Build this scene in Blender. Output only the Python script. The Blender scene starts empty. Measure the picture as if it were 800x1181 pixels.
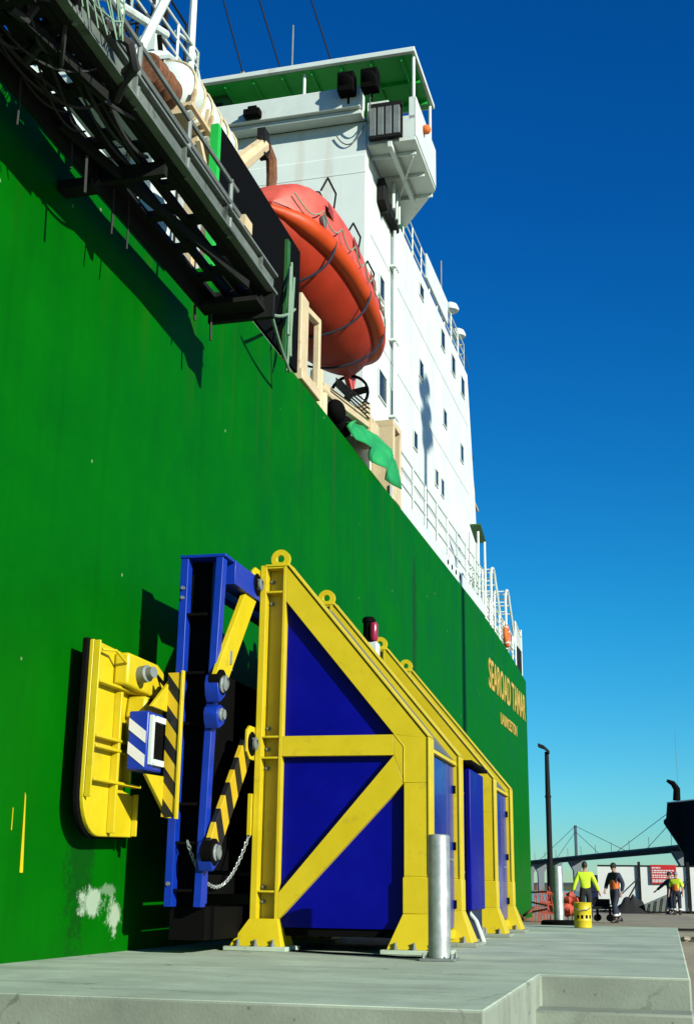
import bpy, bmesh, math, random
from mathutils import Vector, Matrix
random.seed(7)
sc = bpy.context.scene
col = sc.collection
rad = math.radians

# ------------------------------------------------------------------ materials
MATS = {}
def mat(name, rgb, rough=.55, metal=0., var=.12, vscale=3., bump=.0, bscale=40., spec=.5,
        streak=None, streak_amt=.35, spots=None, spots_amt=.0, spots_scale=2., coat=0.):
    m = bpy.data.materials.new(name); m.use_nodes = True
    nt = m.node_tree; N = nt.nodes; L = nt.links
    b = N['Principled BSDF']
    b.inputs['Metallic'].default_value = metal
    b.inputs['Specular IOR Level'].default_value = spec
    b.inputs['Coat Weight'].default_value = coat
    tc = N.new('ShaderNodeTexCoord')
    nz = N.new('ShaderNodeTexNoise'); nz.inputs['Scale'].default_value = vscale; nz.inputs['Detail'].default_value = 8
    nz.inputs['Roughness'].default_value = .65
    L.new(tc.outputs['Object'], nz.inputs['Vector'])
    def ramp(src, p0, p1, c0, c1):
        r = N.new('ShaderNodeValToRGB'); r.color_ramp.elements[0].position = p0; r.color_ramp.elements[1].position = p1
        r.color_ramp.elements[0].color = c0; r.color_ramp.elements[1].color = c1
        L.new(src, r.inputs['Fac']); return r.outputs['Color']
    lo = [max(0, c*(1-var)) for c in rgb]+[1]; hi = [min(1, c*(1+var)) for c in rgb]+[1]
    c = ramp(nz.outputs['Fac'], .3, .7, lo, hi)
    def mix(c1, c2, f, amt=1.):
        mx = N.new('ShaderNodeMix'); mx.data_type = 'RGBA'
        if amt != 1.:
            mm = N.new('ShaderNodeMath'); mm.operation = 'MULTIPLY'; mm.inputs[1].default_value = amt
            L.new(f, mm.inputs[0]); f = mm.outputs[0]
        L.new(f, mx.inputs['Factor']); L.new(c1, mx.inputs['A'])
        if isinstance(c2, tuple): mx.inputs['B'].default_value = (*c2, 1)
        else: L.new(c2, mx.inputs['B'])
        return mx.outputs['Result']
    if streak:
        mp = N.new('ShaderNodeMapping'); mp.inputs['Scale'].default_value = (2.4, 2.4, .16)
        L.new(tc.outputs['Object'], mp.inputs['Vector'])
        n2 = N.new('ShaderNodeTexNoise'); n2.inputs['Scale'].default_value = 1.5; n2.inputs['Detail'].default_value = 9
        L.new(mp.outputs['Vector'], n2.inputs['Vector'])
        f = ramp(n2.outputs['Fac'], .52, .74, (0,0,0,1), (1,1,1,1))
        c = mix(c, streak, f, streak_amt)
    if spots:
        n3 = N.new('ShaderNodeTexNoise'); n3.inputs['Scale'].default_value = spots_scale; n3.inputs['Detail'].default_value = 12
        n3.inputs['Roughness'].default_value = .72
        L.new(tc.outputs['Object'], n3.inputs['Vector'])
        f = ramp(n3.outputs['Fac'], .56, .66, (0,0,0,1), (1,1,1,1))
        c = mix(c, spots, f, spots_amt)
    L.new(c, b.inputs['Base Color'])
    rr = ramp(nz.outputs['Fac'], .25, .75, (max(0, rough-.1),)*3+(1,), (min(1, rough+.1),)*3+(1,))
    L.new(rr, b.inputs['Roughness'])
    if bump:
        n4 = N.new('ShaderNodeTexNoise'); n4.inputs['Scale'].default_value = bscale; n4.inputs['Detail'].default_value = 6
        L.new(tc.outputs['Object'], n4.inputs['Vector'])
        bp = N.new('ShaderNodeBump'); bp.inputs['Strength'].default_value = bump; bp.inputs['Distance'].default_value = .02
        L.new(n4.outputs['Fac'], bp.inputs['Height']); L.new(bp.outputs['Normal'], b.inputs['Normal'])
    m['mix'] = 1
    MATS[name] = m
    return m

def stripes(name, c1, c2, axes, freq, duty=.5):
    m = mat(name, c1, .45, var=.08)
    nt = m.node_tree; N = nt.nodes; L = nt.links; b = N['Principled BSDF']
    old = b.inputs['Base Color'].links[0].from_socket
    tc = N.new('ShaderNodeTexCoord')
    d = N.new('ShaderNodeVectorMath'); d.operation = 'DOT_PRODUCT'; d.inputs[1].default_value = [a*freq for a in axes]
    L.new(tc.outputs['Object'], d.inputs[0])
    fr = N.new('ShaderNodeMath'); fr.operation = 'FRACT'; L.new(d.outputs['Value'], fr.inputs[0])
    gt = N.new('ShaderNodeMath'); gt.operation = 'GREATER_THAN'; gt.inputs[1].default_value = duty; L.new(fr.outputs[0], gt.inputs[0])
    mx = N.new('ShaderNodeMix'); mx.data_type = 'RGBA'
    L.new(gt.outputs[0], mx.inputs['Factor']); L.new(old, mx.inputs['A']); mx.inputs['B'].default_value = (*c2, 1)
    L.new(mx.outputs['Result'], b.inputs['Base Color'])
    return m

YEL = mat('yellow_paint', (.70, .54, .006), .45, var=.07, vscale=2.2, bump=.05, bscale=30, spots=(.26, .15, .02), spots_amt=.22, spots_scale=4.5)
BLUP = mat('blue_cladding', (.0006, .0016, .25), .42, var=.18, vscale=1.3, bump=.10, bscale=2.2, spec=.12, spots=(.001, .002, .12), spots_amt=.5, spots_scale=1.2)
BLUG = mat('glossy_blue_door', (.002, .022, .30), .3, var=.12, vscale=1.1, bump=.05, bscale=2., spec=.4, coat=.15)
BLUE = mat('blue_paint', (.003, .035, .40), .4, var=.10, bump=.04, spec=.35)
BLUD = mat('navy_paint', (.003, .008, .05), .5)
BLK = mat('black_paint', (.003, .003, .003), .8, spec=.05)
RUB = mat('black_rubber', (.004, .004, .004), .85, bump=.2, spec=.06)
STEEL = mat('galvanised_steel', (.46, .50, .48), .42, metal=.55, var=.28, vscale=9, bump=.04, bscale=25, streak=(.75, .8, .78), streak_amt=.4)
GREY = mat('grey_steel', (.22, .25, .24), .5, metal=.2, var=.2)
GREYW = mat('weathered_grey_steel', (.15, .18, .16), .6, metal=.1, var=.4, vscale=1.2, spots=(.012, .012, .012), spots_amt=.95, spots_scale=1.6)
SLATE = mat('grey_blue_plate', (.14, .18, .22), .38, metal=.3)
WHT = mat('ship_white_paint', (.80, .90, .85), .42, var=.04, vscale=.9, bump=.08, bscale=.9, streak=(.55, .42, .26), streak_amt=.30)
WHT2 = mat('white_paint', (.72, .82, .77), .5, var=.05, spots=(.40, .22, .08), spots_amt=.25, spots_scale=2.5)
WHT3 = mat('clean_white_panel', (.82, .86, .83), .6, var=.04)
CREAM = mat('cream_paint', (.70, .56, .34), .5, var=.1, spots=(.33, .13, .03), spots_amt=.6, spots_scale=2.8)
GRNR = mat('green_deckhead_paint', (.02, .52, .06), .5, var=.08, vscale=1.5)
GRND = mat('dark_green_paint', (.02, .12, .02), .55)
RUST = mat('rusty_steel', (.17, .06, .02), .85, var=.7, vscale=12, bump=.4)
GOLD = mat('gold_lettering', (.62, .40, .05), .5, var=.15)
GLASS = mat('dark_window_glass', (.010, .014, .016), .2, var=.1, spec=.35)
ORG = mat('orange_grp', (.62, .065, .006), .5, var=.10, vscale=2, spec=.3)
ORGD = mat('shaded_orange_grp', (.40, .028, .006), .6, var=.2, vscale=1.6, spec=.25)  # lifeboat orange darkened and reddened to carry shade below the strake
RED = mat('faded_red_canopy', (.66, .10, .07), .55, var=.25, vscale=2.2, bump=.25, bscale=7, spots=(.42, .06, .04), spots_amt=.6, spots_scale=3)
ROPE = mat('green_grey_rope', (.20, .33, .22), .9, var=.2, vscale=20)
ROPED = mat('dark_rope', (.03, .028, .03), .9)
MAROON = mat('worn_dark_red', (.30, .04, .03), .6, var=.4, vscale=9)
TARP = mat('green_tarpaulin', (.015, .36, .10), .55, var=.15, bump=.3, bscale=5)
DKST = mat('dark_and_shaded_steel', (.008, .009, .008), .8, var=.4, spec=.2)  # dark steel fittings; on the gangway the black stands in for shade
PINK = mat('dark_red_lens', (.34, .012, .06), .25)
HIVIS = mat('hi_vis_yellow_cloth', (.60, .85, .02), .8, var=.12, vscale=12, bump=.2, bscale=14)
NAVY = mat('navy_cloth', (.012, .018, .045), .85, var=.2, vscale=10, bump=.2, bscale=14)
BLKC = mat('black_cloth', (.008, .008, .010), .85, bump=.2, bscale=14)
ORGC = mat('orange_cloth', (.75, .16, .02), .8, var=.12, vscale=12)
SKIN = mat('skin', (.45, .24, .16), .55, var=.08, vscale=14)
HAIR = mat('dark_hair', (.012, .01, .008), .7)
BOOT = mat('boot_leather', (.012, .01, .01), .5)
REFL = mat('reflective_tape', (.75, .76, .74), .4)
REDS = mat('red_sign_enamel', (.62, .02, .02), .45, var=.06)
SIGNW = mat('white_sign_paint', (.8, .8, .8), .5)
BRG = mat('bridge_concrete', (.16, .19, .22), .8, var=.1, vscale=.05)
BRGD = mat('bridge_steel', (.03, .045, .075), .7, var=.1, vscale=.05)
HULL2 = mat('black_hull_paint', (.004, .004, .007), .6, spec=.08)
REDB = mat('faded_orange_plastic', (.48, .06, .025), .7, var=.25, vscale=4)
SHORE = mat('far_scrub', (.05, .06, .03), .9, var=.5, vscale=.05)
HAZ = stripes('hazard_stripes_front', (.68, .46, .012), (.008, .008, .008), (1.3, 0., 1.0), 3.1, .52)
HAZ2 = stripes('hazard_stripes_arm', (.68, .46, .012), (.008, .008, .008), (0., .87, .5), 2.6, .5)
WST = stripes('white_blue_stripes', (.004, .02, .34), (.75, .78, .78), (.0, .75, 1.0), 3.6, .5)

# hull paint: green with weld lines, streaks, scuffs
def hull_mat():
    m = mat('green_hull_paint', (.0005, .125, .0012), .52, var=.16, vscale=.7, bump=.0, streak=(.0006, .05, .0015), streak_amt=.2, spec=.04)
    nt = m.node_tree; N = nt.nodes; L = nt.links; b = N['Principled BSDF']
    tc = N.new('ShaderNodeTexCoord')
    sp = N.new('ShaderNodeSeparateXYZ'); L.new(tc.outputs['Object'], sp.inputs[0])
    def M(op, a, b_=None, c=None):
        n = N.new('ShaderNodeMath'); n.operation = op
        for i, v in enumerate((a, b_, c)):
            if v is None: continue
            if isinstance(v, (int, float)): n.inputs[i].default_value = v
            else: L.new(v, n.inputs[i])
        return n.outputs[0]
    Y, Z = sp.outputs['Y'], sp.outputs['Z']
    nz = N.new('ShaderNodeTexNoise'); nz.inputs['Scale'].default_value = 5.5; nz.inputs['Detail'].default_value = 14; nz.inputs['Roughness'].default_value = .78
    L.new(tc.outputs['Object'], nz.inputs['Vector'])
    def mixin(color, fac):
        mx = N.new('ShaderNodeMix'); mx.data_type = 'RGBA'
        L.new(b.inputs['Base Color'].links[0].from_socket, mx.inputs['A']); mx.inputs['B'].default_value = (*color, 1)
        L.new(fac, mx.inputs['Factor']); L.new(mx.outputs['Result'], b.inputs['Base Color'])
    def blob(y0, z0, ry, rz, edge=.55):
        dy = M('DIVIDE', M('SUBTRACT', Y, y0), ry); dz = M('DIVIDE', M('SUBTRACT', Z, z0), rz)
        d = M('SQRT', M('ADD', M('MULTIPLY', dy, dy), M('MULTIPLY', dz, dz)))
        v = M('SUBTRACT', M('ADD', M('SUBTRACT', 1., d), M('MULTIPLY', nz.outputs['Fac'], 2.6)), 1.55)
        n = N.new('ShaderNodeMath'); n.operation = 'MULTIPLY'; n.use_clamp = True
        n.inputs[1].default_value = 4.; L.new(v, n.inputs[0]); return n.outputs[0]
    # rust weeps and scrapes
    n3 = N.new('ShaderNodeTexNoise'); n3.inputs['Scale'].default_value = 1.3; n3.inputs['Detail'].default_value = 14; n3.inputs['Roughness'].default_value = .78
    mp = N.new('ShaderNodeMapping'); mp.inputs['Scale'].default_value = (1, 1.4, .5); L.new(tc.outputs['Object'], mp.inputs['Vector'])
    L.new(mp.outputs['Vector'], n3.inputs['Vector'])
    r3 = N.new('ShaderNodeValToRGB'); r3.color_ramp.elements[0].position = .66; r3.color_ramp.elements[1].position = .72
    L.new(n3.outputs['Fac'], r3.inputs['Fac'])
    mixin((.012, .03, .008), M('MULTIPLY', r3.outputs['Color'], .75))
    # dark oily run-off streak below the freeing port near the stern
    mixin((.010, .035, .006), M('MULTIPLY', blob(14.3, 6.6, .35, 2.4), .65))
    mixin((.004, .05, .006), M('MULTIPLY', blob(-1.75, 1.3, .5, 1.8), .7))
    mixin((.42, .52, .40), M('MULTIPLY', blob(-1.45, .50, .42, .2), .85)); mixin((.42, .52, .40), M('MULTIPLY', blob(-.90, .36, .24, .26), .85)); mixin((.30, .42, .30), M('MULTIPLY', blob(-1.1, .62, .3, .09), .5))
    # scrapes: thin fore-and-aft scratches, and small chips
    mp2 = N.new('ShaderNodeMapping'); mp2.inputs['Scale'].default_value = (1, .35, 9); L.new(tc.outputs['Object'], mp2.inputs['Vector'])
    n5 = N.new('ShaderNodeTexNoise'); n5.inputs['Scale'].default_value = 1.1; n5.inputs['Detail'].default_value = 10; n5.inputs['Roughness'].default_value = .7; L.new(mp2.outputs['Vector'], n5.inputs['Vector'])
    r5 = N.new('ShaderNodeValToRGB'); r5.color_ramp.elements[0].position = .69; r5.color_ramp.elements[1].position = .73; L.new(n5.outputs['Fac'], r5.inputs['Fac'])
    mixin((.008, .05, .008), M('MULTIPLY', r5.outputs['Color'], .6))
    n6 = N.new('ShaderNodeTexVoronoi'); n6.inputs['Scale'].default_value = 1.7; L.new(tc.outputs['Object'], n6.inputs['Vector'])
    mixin((.25, .33, .22), M('MULTIPLY', M('LESS_THAN', n6.outputs['Distance'], .035), .7))
    # rust weeping down from the deck edge
    mp3 = N.new('ShaderNodeMapping'); mp3.inputs['Scale'].default_value = (1, 3.2, .10); L.new(tc.outputs['Object'], mp3.inputs['Vector'])
    n7 = N.new('ShaderNodeTexNoise'); n7.inputs['Scale'].default_value = 1.; n7.inputs['Detail'].default_value = 8; L.new(mp3.outputs['Vector'], n7.inputs['Vector'])
    r7 = N.new('ShaderNodeValToRGB'); r7.color_ramp.elements[0].position = .56; r7.color_ramp.elements[1].position = .70; L.new(n7.outputs['Fac'], r7.inputs['Fac'])
    mixin((.05, .05, .008), M('MULTIPLY', M('MULTIPLY', r7.outputs['Color'], .32), M('MULTIPLY', M('GREATER_THAN', Z, 6.2), M('MULTIPLY', M('SUBTRACT', Z, 6.2), .36))))
    # dark band above the waterline
    wl = N.new('ShaderNodeMath'); wl.operation = 'LESS_THAN'; wl.inputs[1].default_value = -.6; L.new(Z, wl.inputs[0])
    mixin((.02, .02, .02), wl.outputs[0])
    # plate seams and slight buckling as bump
    sy = M('ABSOLUTE', M('SUBTRACT', M('FRACT', M('DIVIDE', Y, 6.4)), .5)); sz = M('ABSOLUTE', M('SUBTRACT', M('FRACT', M('DIVIDE', Z, 2.35)), .5))
    seam = M('ADD', M('LESS_THAN', sy, .0022), M('LESS_THAN', sz, .006))
    fr = N.new('ShaderNodeTexNoise'); fr.inputs['Scale'].default_value = .8; fr.inputs['Detail'].default_value = 3
    L.new(tc.outputs['Object'], fr.inputs['Vector'])
    hgt = M('ADD', M('MULTIPLY', seam, .25), M('MULTIPLY', fr.outputs['Fac'], 1.0))
    bp = N.new('ShaderNodeBump'); bp.inputs['Strength'].default_value = .5; bp.inputs['Distance'].default_value = .05
    L.new(hgt, bp.inputs['Height']); L.new(bp.outputs['Normal'], b.inputs['Normal'])
    return m
HULL = hull_mat()

def concrete(name, rgb):
    m = mat(name, rgb, .85, var=.22, vscale=1.1, bump=.14, bscale=45, spots=tuple(c*.55 for c in rgb), spots_amt=.45, spots_scale=.9)
    nt = m.node_tree; N = nt.nodes; L = nt.links; b = N['Principled BSDF']
    tc = N.new('ShaderNodeTexCoord')
    # broad damp and tyre stains with brushed streaks along one direction
    mp = N.new('ShaderNodeMapping'); mp.inputs['Scale'].default_value = (.45, 2.6, 1); L.new(tc.outputs['Object'], mp.inputs['Vector'])
    ns = N.new('ShaderNodeTexNoise'); ns.inputs['Scale'].default_value = .9; ns.inputs['Detail'].default_value = 10; ns.inputs['Roughness'].default_value = .68; L.new(mp.outputs['Vector'], ns.inputs['Vector'])
    rs = N.new('ShaderNodeValToRGB'); rs.color_ramp.elements[0].position = .46; rs.color_ramp.elements[1].position = .72; L.new(ns.outputs['Fac'], rs.inputs['Fac'])
    ms = N.new('ShaderNodeMix'); ms.data_type = 'RGBA'; m2 = N.new('ShaderNodeMath'); m2.operation = 'MULTIPLY'; m2.inputs[1].default_value = .75; L.new(rs.outputs['Color'], m2.inputs[0])
    L.new(m2.outputs[0], ms.inputs['Factor']); L.new(b.inputs['Base Color'].links[0].from_socket, ms.inputs['A']); ms.inputs['B'].default_value = (*[c*.62 for c in rgb], 1)
    L.new(ms.outputs['Result'], b.inputs['Base Color'])
    # hairline cracks: edges of large distorted cells, kept only in patches
    nd = N.new('ShaderNodeTexNoise'); nd.inputs['Scale'].default_value = 1.3; nd.inputs['Detail'].default_value = 8; L.new(tc.outputs['Object'], nd.inputs['Vector'])
    va = N.new('ShaderNodeMix'); va.data_type = 'VECTOR'; va.inputs['Factor'].default_value = .45; L.new(tc.outputs['Object'], va.inputs['A']); L.new(nd.outputs['Color'], va.inputs['B'])
    vc = N.new('ShaderNodeTexVoronoi'); vc.feature = 'DISTANCE_TO_EDGE'; vc.inputs['Scale'].default_value = .75; L.new(va.outputs['Result'], vc.inputs['Vector'])
    lt = N.new('ShaderNodeMath'); lt.operation = 'LESS_THAN'; lt.inputs[1].default_value = .006; L.new(vc.outputs['Distance'], lt.inputs[0])
    mk = N.new('ShaderNodeMath'); mk.operation = 'MULTIPLY'; L.new(lt.outputs[0], mk.inputs[0]); L.new(rs.outputs['Color'], mk.inputs[1])
    mc = N.new('ShaderNodeMix'); mc.data_type = 'RGBA'; L.new(mk.outputs[0], mc.inputs['Factor']); L.new(b.inputs['Base Color'].links[0].from_socket, mc.inputs['A']); mc.inputs['B'].default_value = (*[c*.3 for c in rgb], 1)
    L.new(mc.outputs['Result'], b.inputs['Base Color'])
    vo = N.new('ShaderNodeTexVoronoi'); vo.inputs['Scale'].default_value = 7; L.new(tc.outputs['Object'], vo.inputs['Vector'])
    r = N.new('ShaderNodeValToRGB'); r.color_ramp.elements[0].position = .05; r.color_ramp.elements[1].position = .12
    r.color_ramp.elements[0].color = (1,1,1,1); r.color_ramp.elements[1].color = (0,0,0,1)
    L.new(vo.outputs['Distance'], r.inputs['Fac'])
    mx = N.new('ShaderNodeMix'); mx.data_type = 'RGBA'
    mm = N.new('ShaderNodeMath'); mm.operation = 'MULTIPLY'; mm.inputs[1].default_value = .6; L.new(r.outputs['Color'], mm.inputs[0])
    L.new(mm.outputs[0], mx.inputs['Factor'])
    L.new(b.inputs['Base Color'].links[0].from_socket, mx.inputs['A']); mx.inputs['B'].default_value = (*[c*.3 for c in rgb], 1)
    L.new(mx.outputs['Result'], b.inputs['Base Color'])
    return m
CONC = concrete('smooth_concrete', (.50, .61, .47))
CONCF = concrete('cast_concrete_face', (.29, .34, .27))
ASPH = mat('wharf_hardstand', (.36, .31, .21), .9, var=.25, vscale=.6, bump=.3, bscale=30, spots=(.08, .07, .05), spots_amt=.6, spots_scale=.35)
WATER = mat('river_water', (.01, .03, .04), .12, bump=.5, bscale=2)

PAINT = .64      # all albedos were matched at exposure 0; the picture is exposed brighter, so they come down together
for m_ in bpy.data.materials:
    nt_ = m_.node_tree; b_ = nt_.nodes['Principled BSDF']; mx_ = nt_.nodes.new('ShaderNodeMix'); mx_.data_type = 'RGBA'; mx_.blend_type = 'MULTIPLY'
    mx_.inputs['Factor'].default_value = 1; mx_.inputs['B'].default_value = (PAINT, PAINT, PAINT, 1)
    nt_.links.new(b_.inputs['Base Color'].links[0].from_socket, mx_.inputs['A']); nt_.links.new(mx_.outputs['Result'], b_.inputs['Base Color'])

# ------------------------------------------------------------------ mesh helpers
W = {}
IDN = Matrix.Identity(4)
SHIP = Matrix.Translation((-5.69, 14., 0)) @ Matrix.Rotation(rad(-1.4), 4, 'Z')
def S(s, t, z): return Vector((-t, s, z))            # ship coordinates: along, inboard, up

class MB:
    def __init__(s, F=IDN): s.bm = bmesh.new(); s.F = F; s.mi = 0
    def _face(s, vs, smooth=False):
        try: f = s.bm.faces.new(vs)
        except ValueError: return
        f.material_index = s.mi; f.smooth = smooth
    def m(s, i): s.mi = i; return s
    def box(s, lo, hi):
        lo, hi = [min(a, b) for a, b in zip(lo, hi)], [max(a, b) for a, b in zip(lo, hi)]
        v = [s.bm.verts.new((x, y, z)) for z in (lo[2], hi[2]) for y in (lo[1], hi[1]) for x in (lo[0], hi[0])]
        for q in ((0,2,3,1), (4,5,7,6), (0,1,5,4), (2,6,7,3), (0,4,6,2), (1,3,7,5)): s._face([v[i] for i in q])
        return s
    def sbox(s, s0, s1, t0, t1, z0, z1): return s.box((-t0, s0, z0), (-t1, s1, z1))
    def prism(s, pts, ext):
        pts = [Vector(p) for p in pts]; e = Vector(ext)
        a = [s.bm.verts.new(p) for p in pts]; b = [s.bm.verts.new(p+e) for p in pts]
        n = len(a); s._face(a[::-1]); s._face(b)
        for i in range(n): s._face([a[i], a[(i+1) % n], b[(i+1) % n], b[i]])
        return s
    def loft(s, rings, cap=True, smooth=False, closed=True):
        R = [[s.bm.verts.new(p) for p in r] for r in rings]
        n = len(R[0])
        for a, b in zip(R, R[1:]):
            for i in range(n if closed else n-1): s._face([a[i], a[(i+1) % n], b[(i+1) % n], b[i]], smooth)
        if cap: s._face(R[0][::-1]); s._face(R[-1])
        return s
    def bar(s, p, q, w, h, up=(0, 0, 1)):
        p, q = Vector(p), Vector(q); d = (q-p).normalized(); u = Vector(up)
        if abs(d.dot(u)) > .98: u = Vector((0, 1, 0))
        x = d.cross(u).normalized(); u = x.cross(d)
        return s.loft([[c+x*a*w/2+u*b*h/2 for a, b in ((-1,-1), (1,-1), (1,1), (-1,1))] for c in (p, q)])
    def tube(s, pts, r, n=8, closed=False):
        pts = [Vector(p) for p in pts]; rings = []; k = len(pts); prev = None
        rs = r if isinstance(r, (list, tuple)) else [r]*k
        for i, p in enumerate(pts):
            if closed: d = pts[(i+1) % k]-pts[i-1]
            else: d = pts[min(i+1, k-1)]-pts[max(i-1, 0)]
            d.normalize()
            if prev is None:
                u = Vector((0, 0, 1)) if abs(d.z) < .9 else Vector((1, 0, 0))
                x = d.cross(u).normalized()
            else:
                x = (prev-d*prev.dot(d)).normalized()
            prev = x; y = d.cross(x)
            rings.append([p+(x*math.cos(2*math.pi*j/n)+y*math.sin(2*math.pi*j/n))*rs[i] for j in range(n)])
        if closed: rings.append(rings[0]); 
        return s.loft(rings, cap=not closed, smooth=True)
    def lathe(s, c, prof, axis=(0, 0, 1), n=24):
        c = Vector(c); a = Vector(axis).normalized(); u = Vector((1, 0, 0)) if abs(a.x) < .9 else Vector((0, 1, 0))
        x = a.cross(u).normalized(); y = a.cross(x)
        return s.loft([[c+a*h+(x*math.cos(2*math.pi*j/n)+y*math.sin(2*math.pi*j/n))*max(r, 1e-4) for j in range(n)] for r, h in prof], smooth=True)
    def ball(s, c, r, n=14, sq=(1, 1, 1)):
        c = Vector(c); rings = []
        for i in range(n+1):
            th = math.pi*i/n
            rings.append([c+Vector((math.sin(th)*math.cos(2*math.pi*j/n)*r*sq[0], math.sin(th)*math.sin(2*math.pi*j/n)*r*sq[1], -math.cos(th)*r*sq[2])) if 0 < i < n
                          else c+Vector((1e-4*math.cos(2*math.pi*j/n), 1e-4*math.sin(2*math.pi*j/n), -math.cos(th)*r*sq[2])) for j in range(n)])
        return s.loft(rings, smooth=True)
    def build(s, name, mats, parent=None, bevel=0., F=None, autosmooth=True):
        me = bpy.data.meshes.new(name)
        bmesh.ops.recalc_face_normals(s.bm, faces=s.bm.faces[:])
        inv = W[parent].inverted() if parent else IDN
        s.bm.transform(inv @ s.F)
        s.bm.to_mesh(me); s.bm.free()
        for m in (mats if isinstance(mats, (list, tuple)) else [mats]): me.materials.append(m)
        try: me.set_sharp_from_angle(angle=rad(40))
        except Exception: pass
        o = bpy.data.objects.new(name, me); col.objects.link(o)
        o.parent = parent; W[o] = W[parent] if parent else IDN
        if bevel:
            b = o.modifiers.new('bevel', 'BEVEL'); b.width = bevel; b.segments = 2; b.limit_method = 'ANGLE'; b.angle_limit = rad(35)
            b.harden_normals = False
        return o
def tag(o, label=None, cat=None, group=None, kind=None):
    for k, v in (('label', label), ('category', cat), ('group', group), ('kind', kind)):
        if v: o[k] = v
    return o
def thing(name, label, cat, loc=(0, 0, 0), F=IDN, group=None):
    o = bpy.data.objects.new(name, None); o.empty_display_size = .2; col.objects.link(o)
    Mx = F @ Matrix.Translation(loc); o.matrix_world = Mx; W[o] = Mx.copy()
    return tag(o, label, cat, group)
def structure(name, mb, m, **k):
    o = mb.build(name, m, **k); return tag(o, kind='structure')
def single(mb, name, m, label, cat, loc, group=None, bevel=0., F=IDN):
    """a thing that is one mesh, its origin at its base"""
    t = bpy.data.objects.new('tmp', None); W[t] = F @ Matrix.Translation(loc)
    me_o = mb.build(name, m, t, bevel); me_o.parent = None; me_o.matrix_world = W[t]; W[me_o] = W[t]
    bpy.data.objects.remove(t)
    return tag(me_o, label, cat, group)
def copy_tree(o, parent=None):
    c = o.copy(); col.objects.link(c); c.parent = parent; W[c] = W[o]
    for ch in list(o.children): copy_tree(ch, c)
    return c
def arc(c, r, a0, a1, n, ax1, ax2):
    c, ax1, ax2 = Vector(c), Vector(ax1), Vector(ax2)
    return [c+ax1*r*math.cos(rad(a0+(a1-a0)*i/n))+ax2*r*math.sin(rad(a0+(a1-a0)*i/n)) for i in range(n+1)]
def catenary(p, q, sag, n=12):
    p, q = Vector(p), Vector(q)
    return [p.lerp(q, i/n)-Vector((0, 0, sag*4*(i/n)*(1-i/n))) for i in range(n+1)]

# ------------------------------------------------------------------ setting
def ground_z(y):
    for (y0, z0), (y1, z1) in zip(GZ, GZ[1:]):
        if y <= y1: return z0+(z1-z0)*max(0, (y-y0))/(y1-y0)
    return GZ[-1][1]
GZ = [(-60, -.58), (18, -.58), (26, -.07), (31, -.07), (37, -.24), (44, -.30), (120, -.30)]
mb = MB()
xs = [(-4.95, 120)]
rows = [-60, 18, 26, 31, 37, 44, 52, 80]
for a, b in zip(rows, rows[1:]):
    xl = -4.95 if a < 52 else -60
    q = [mb.bm.verts.new(p) for p in ((xl, a, ground_z(a)), (120, a, ground_z(a)), (120, b, ground_z(b)), (xl, b, ground_z(b)))]
    mb._face(q)
mb.box((-60, 79.9, -3), (120, 80, -.304))
mb.box((-60, 52, -3), (-4.96, 52.1, -.304))
structure('wharf_ground', mb, ASPH)
mb = MB(); mb.prism([(-6000, -2000, -2.4), (6000, -2000, -2.4), (6000, 9000, -2.4), (-6000, 9000, -2.4)], (0, 0, -.5))
structure('water', mb, WATER)
mb = MB()
pts = [(x, 2900+120*math.sin(x*.004)) for x in range(-2500, 2501, 100)]
rr = [[(x, y, -3), (x, y+200, -3), (x, y+200, 12+6*random.random()), (x, y, 3+4*random.random())] for x, y in pts]
mb.loft(rr); structure('far_shore', mb, SHORE)

# concrete slab with a notched corner and one lower step
def hx(y): return -5.69+math.tan(rad(1.4))*(y-14)-.035     # quay edge follows the hull
mb = MB()
foot = [(hx(8.06), 8.06), (-1.10, 8.06), (-1.10, 11.54), (.144, 11.54), (.144, 27.0), (hx(27), 27.0)]
mb.prism([(x, y, -1.2) for x, y in foot], (0, 0, 1.2))
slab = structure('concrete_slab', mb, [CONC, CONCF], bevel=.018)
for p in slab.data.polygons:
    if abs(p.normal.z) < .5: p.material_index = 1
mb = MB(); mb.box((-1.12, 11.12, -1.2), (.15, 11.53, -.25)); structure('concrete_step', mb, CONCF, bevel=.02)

# ------------------------------------------------------------------ the cargo ship
ship = thing('cargo_ship', 'huge green hulled cargo ship moored along the quay, with a tall white deckhouse', 'ship', S(0, 0, 0), SHIP)
def P(name, mb, m, parent=ship, bevel=0., label=None):
    o = mb.build(name, m, parent, bevel)
    if label: o['label'] = label
    return o
mb = MB(SHIP)
prof = [(-40, -3), (34.72, -3), (34.72, 8.38), (31, 8.66), (27, 8.84), (23, 8.95), (.95, 8.95), (.93, 8.4), (-40, 8.4)]
mb.prism([S(s, 0, z) for s, z in prof], S(0, 18, 0))
hull = P('hull', mb, HULL, bevel=.10)
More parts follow.
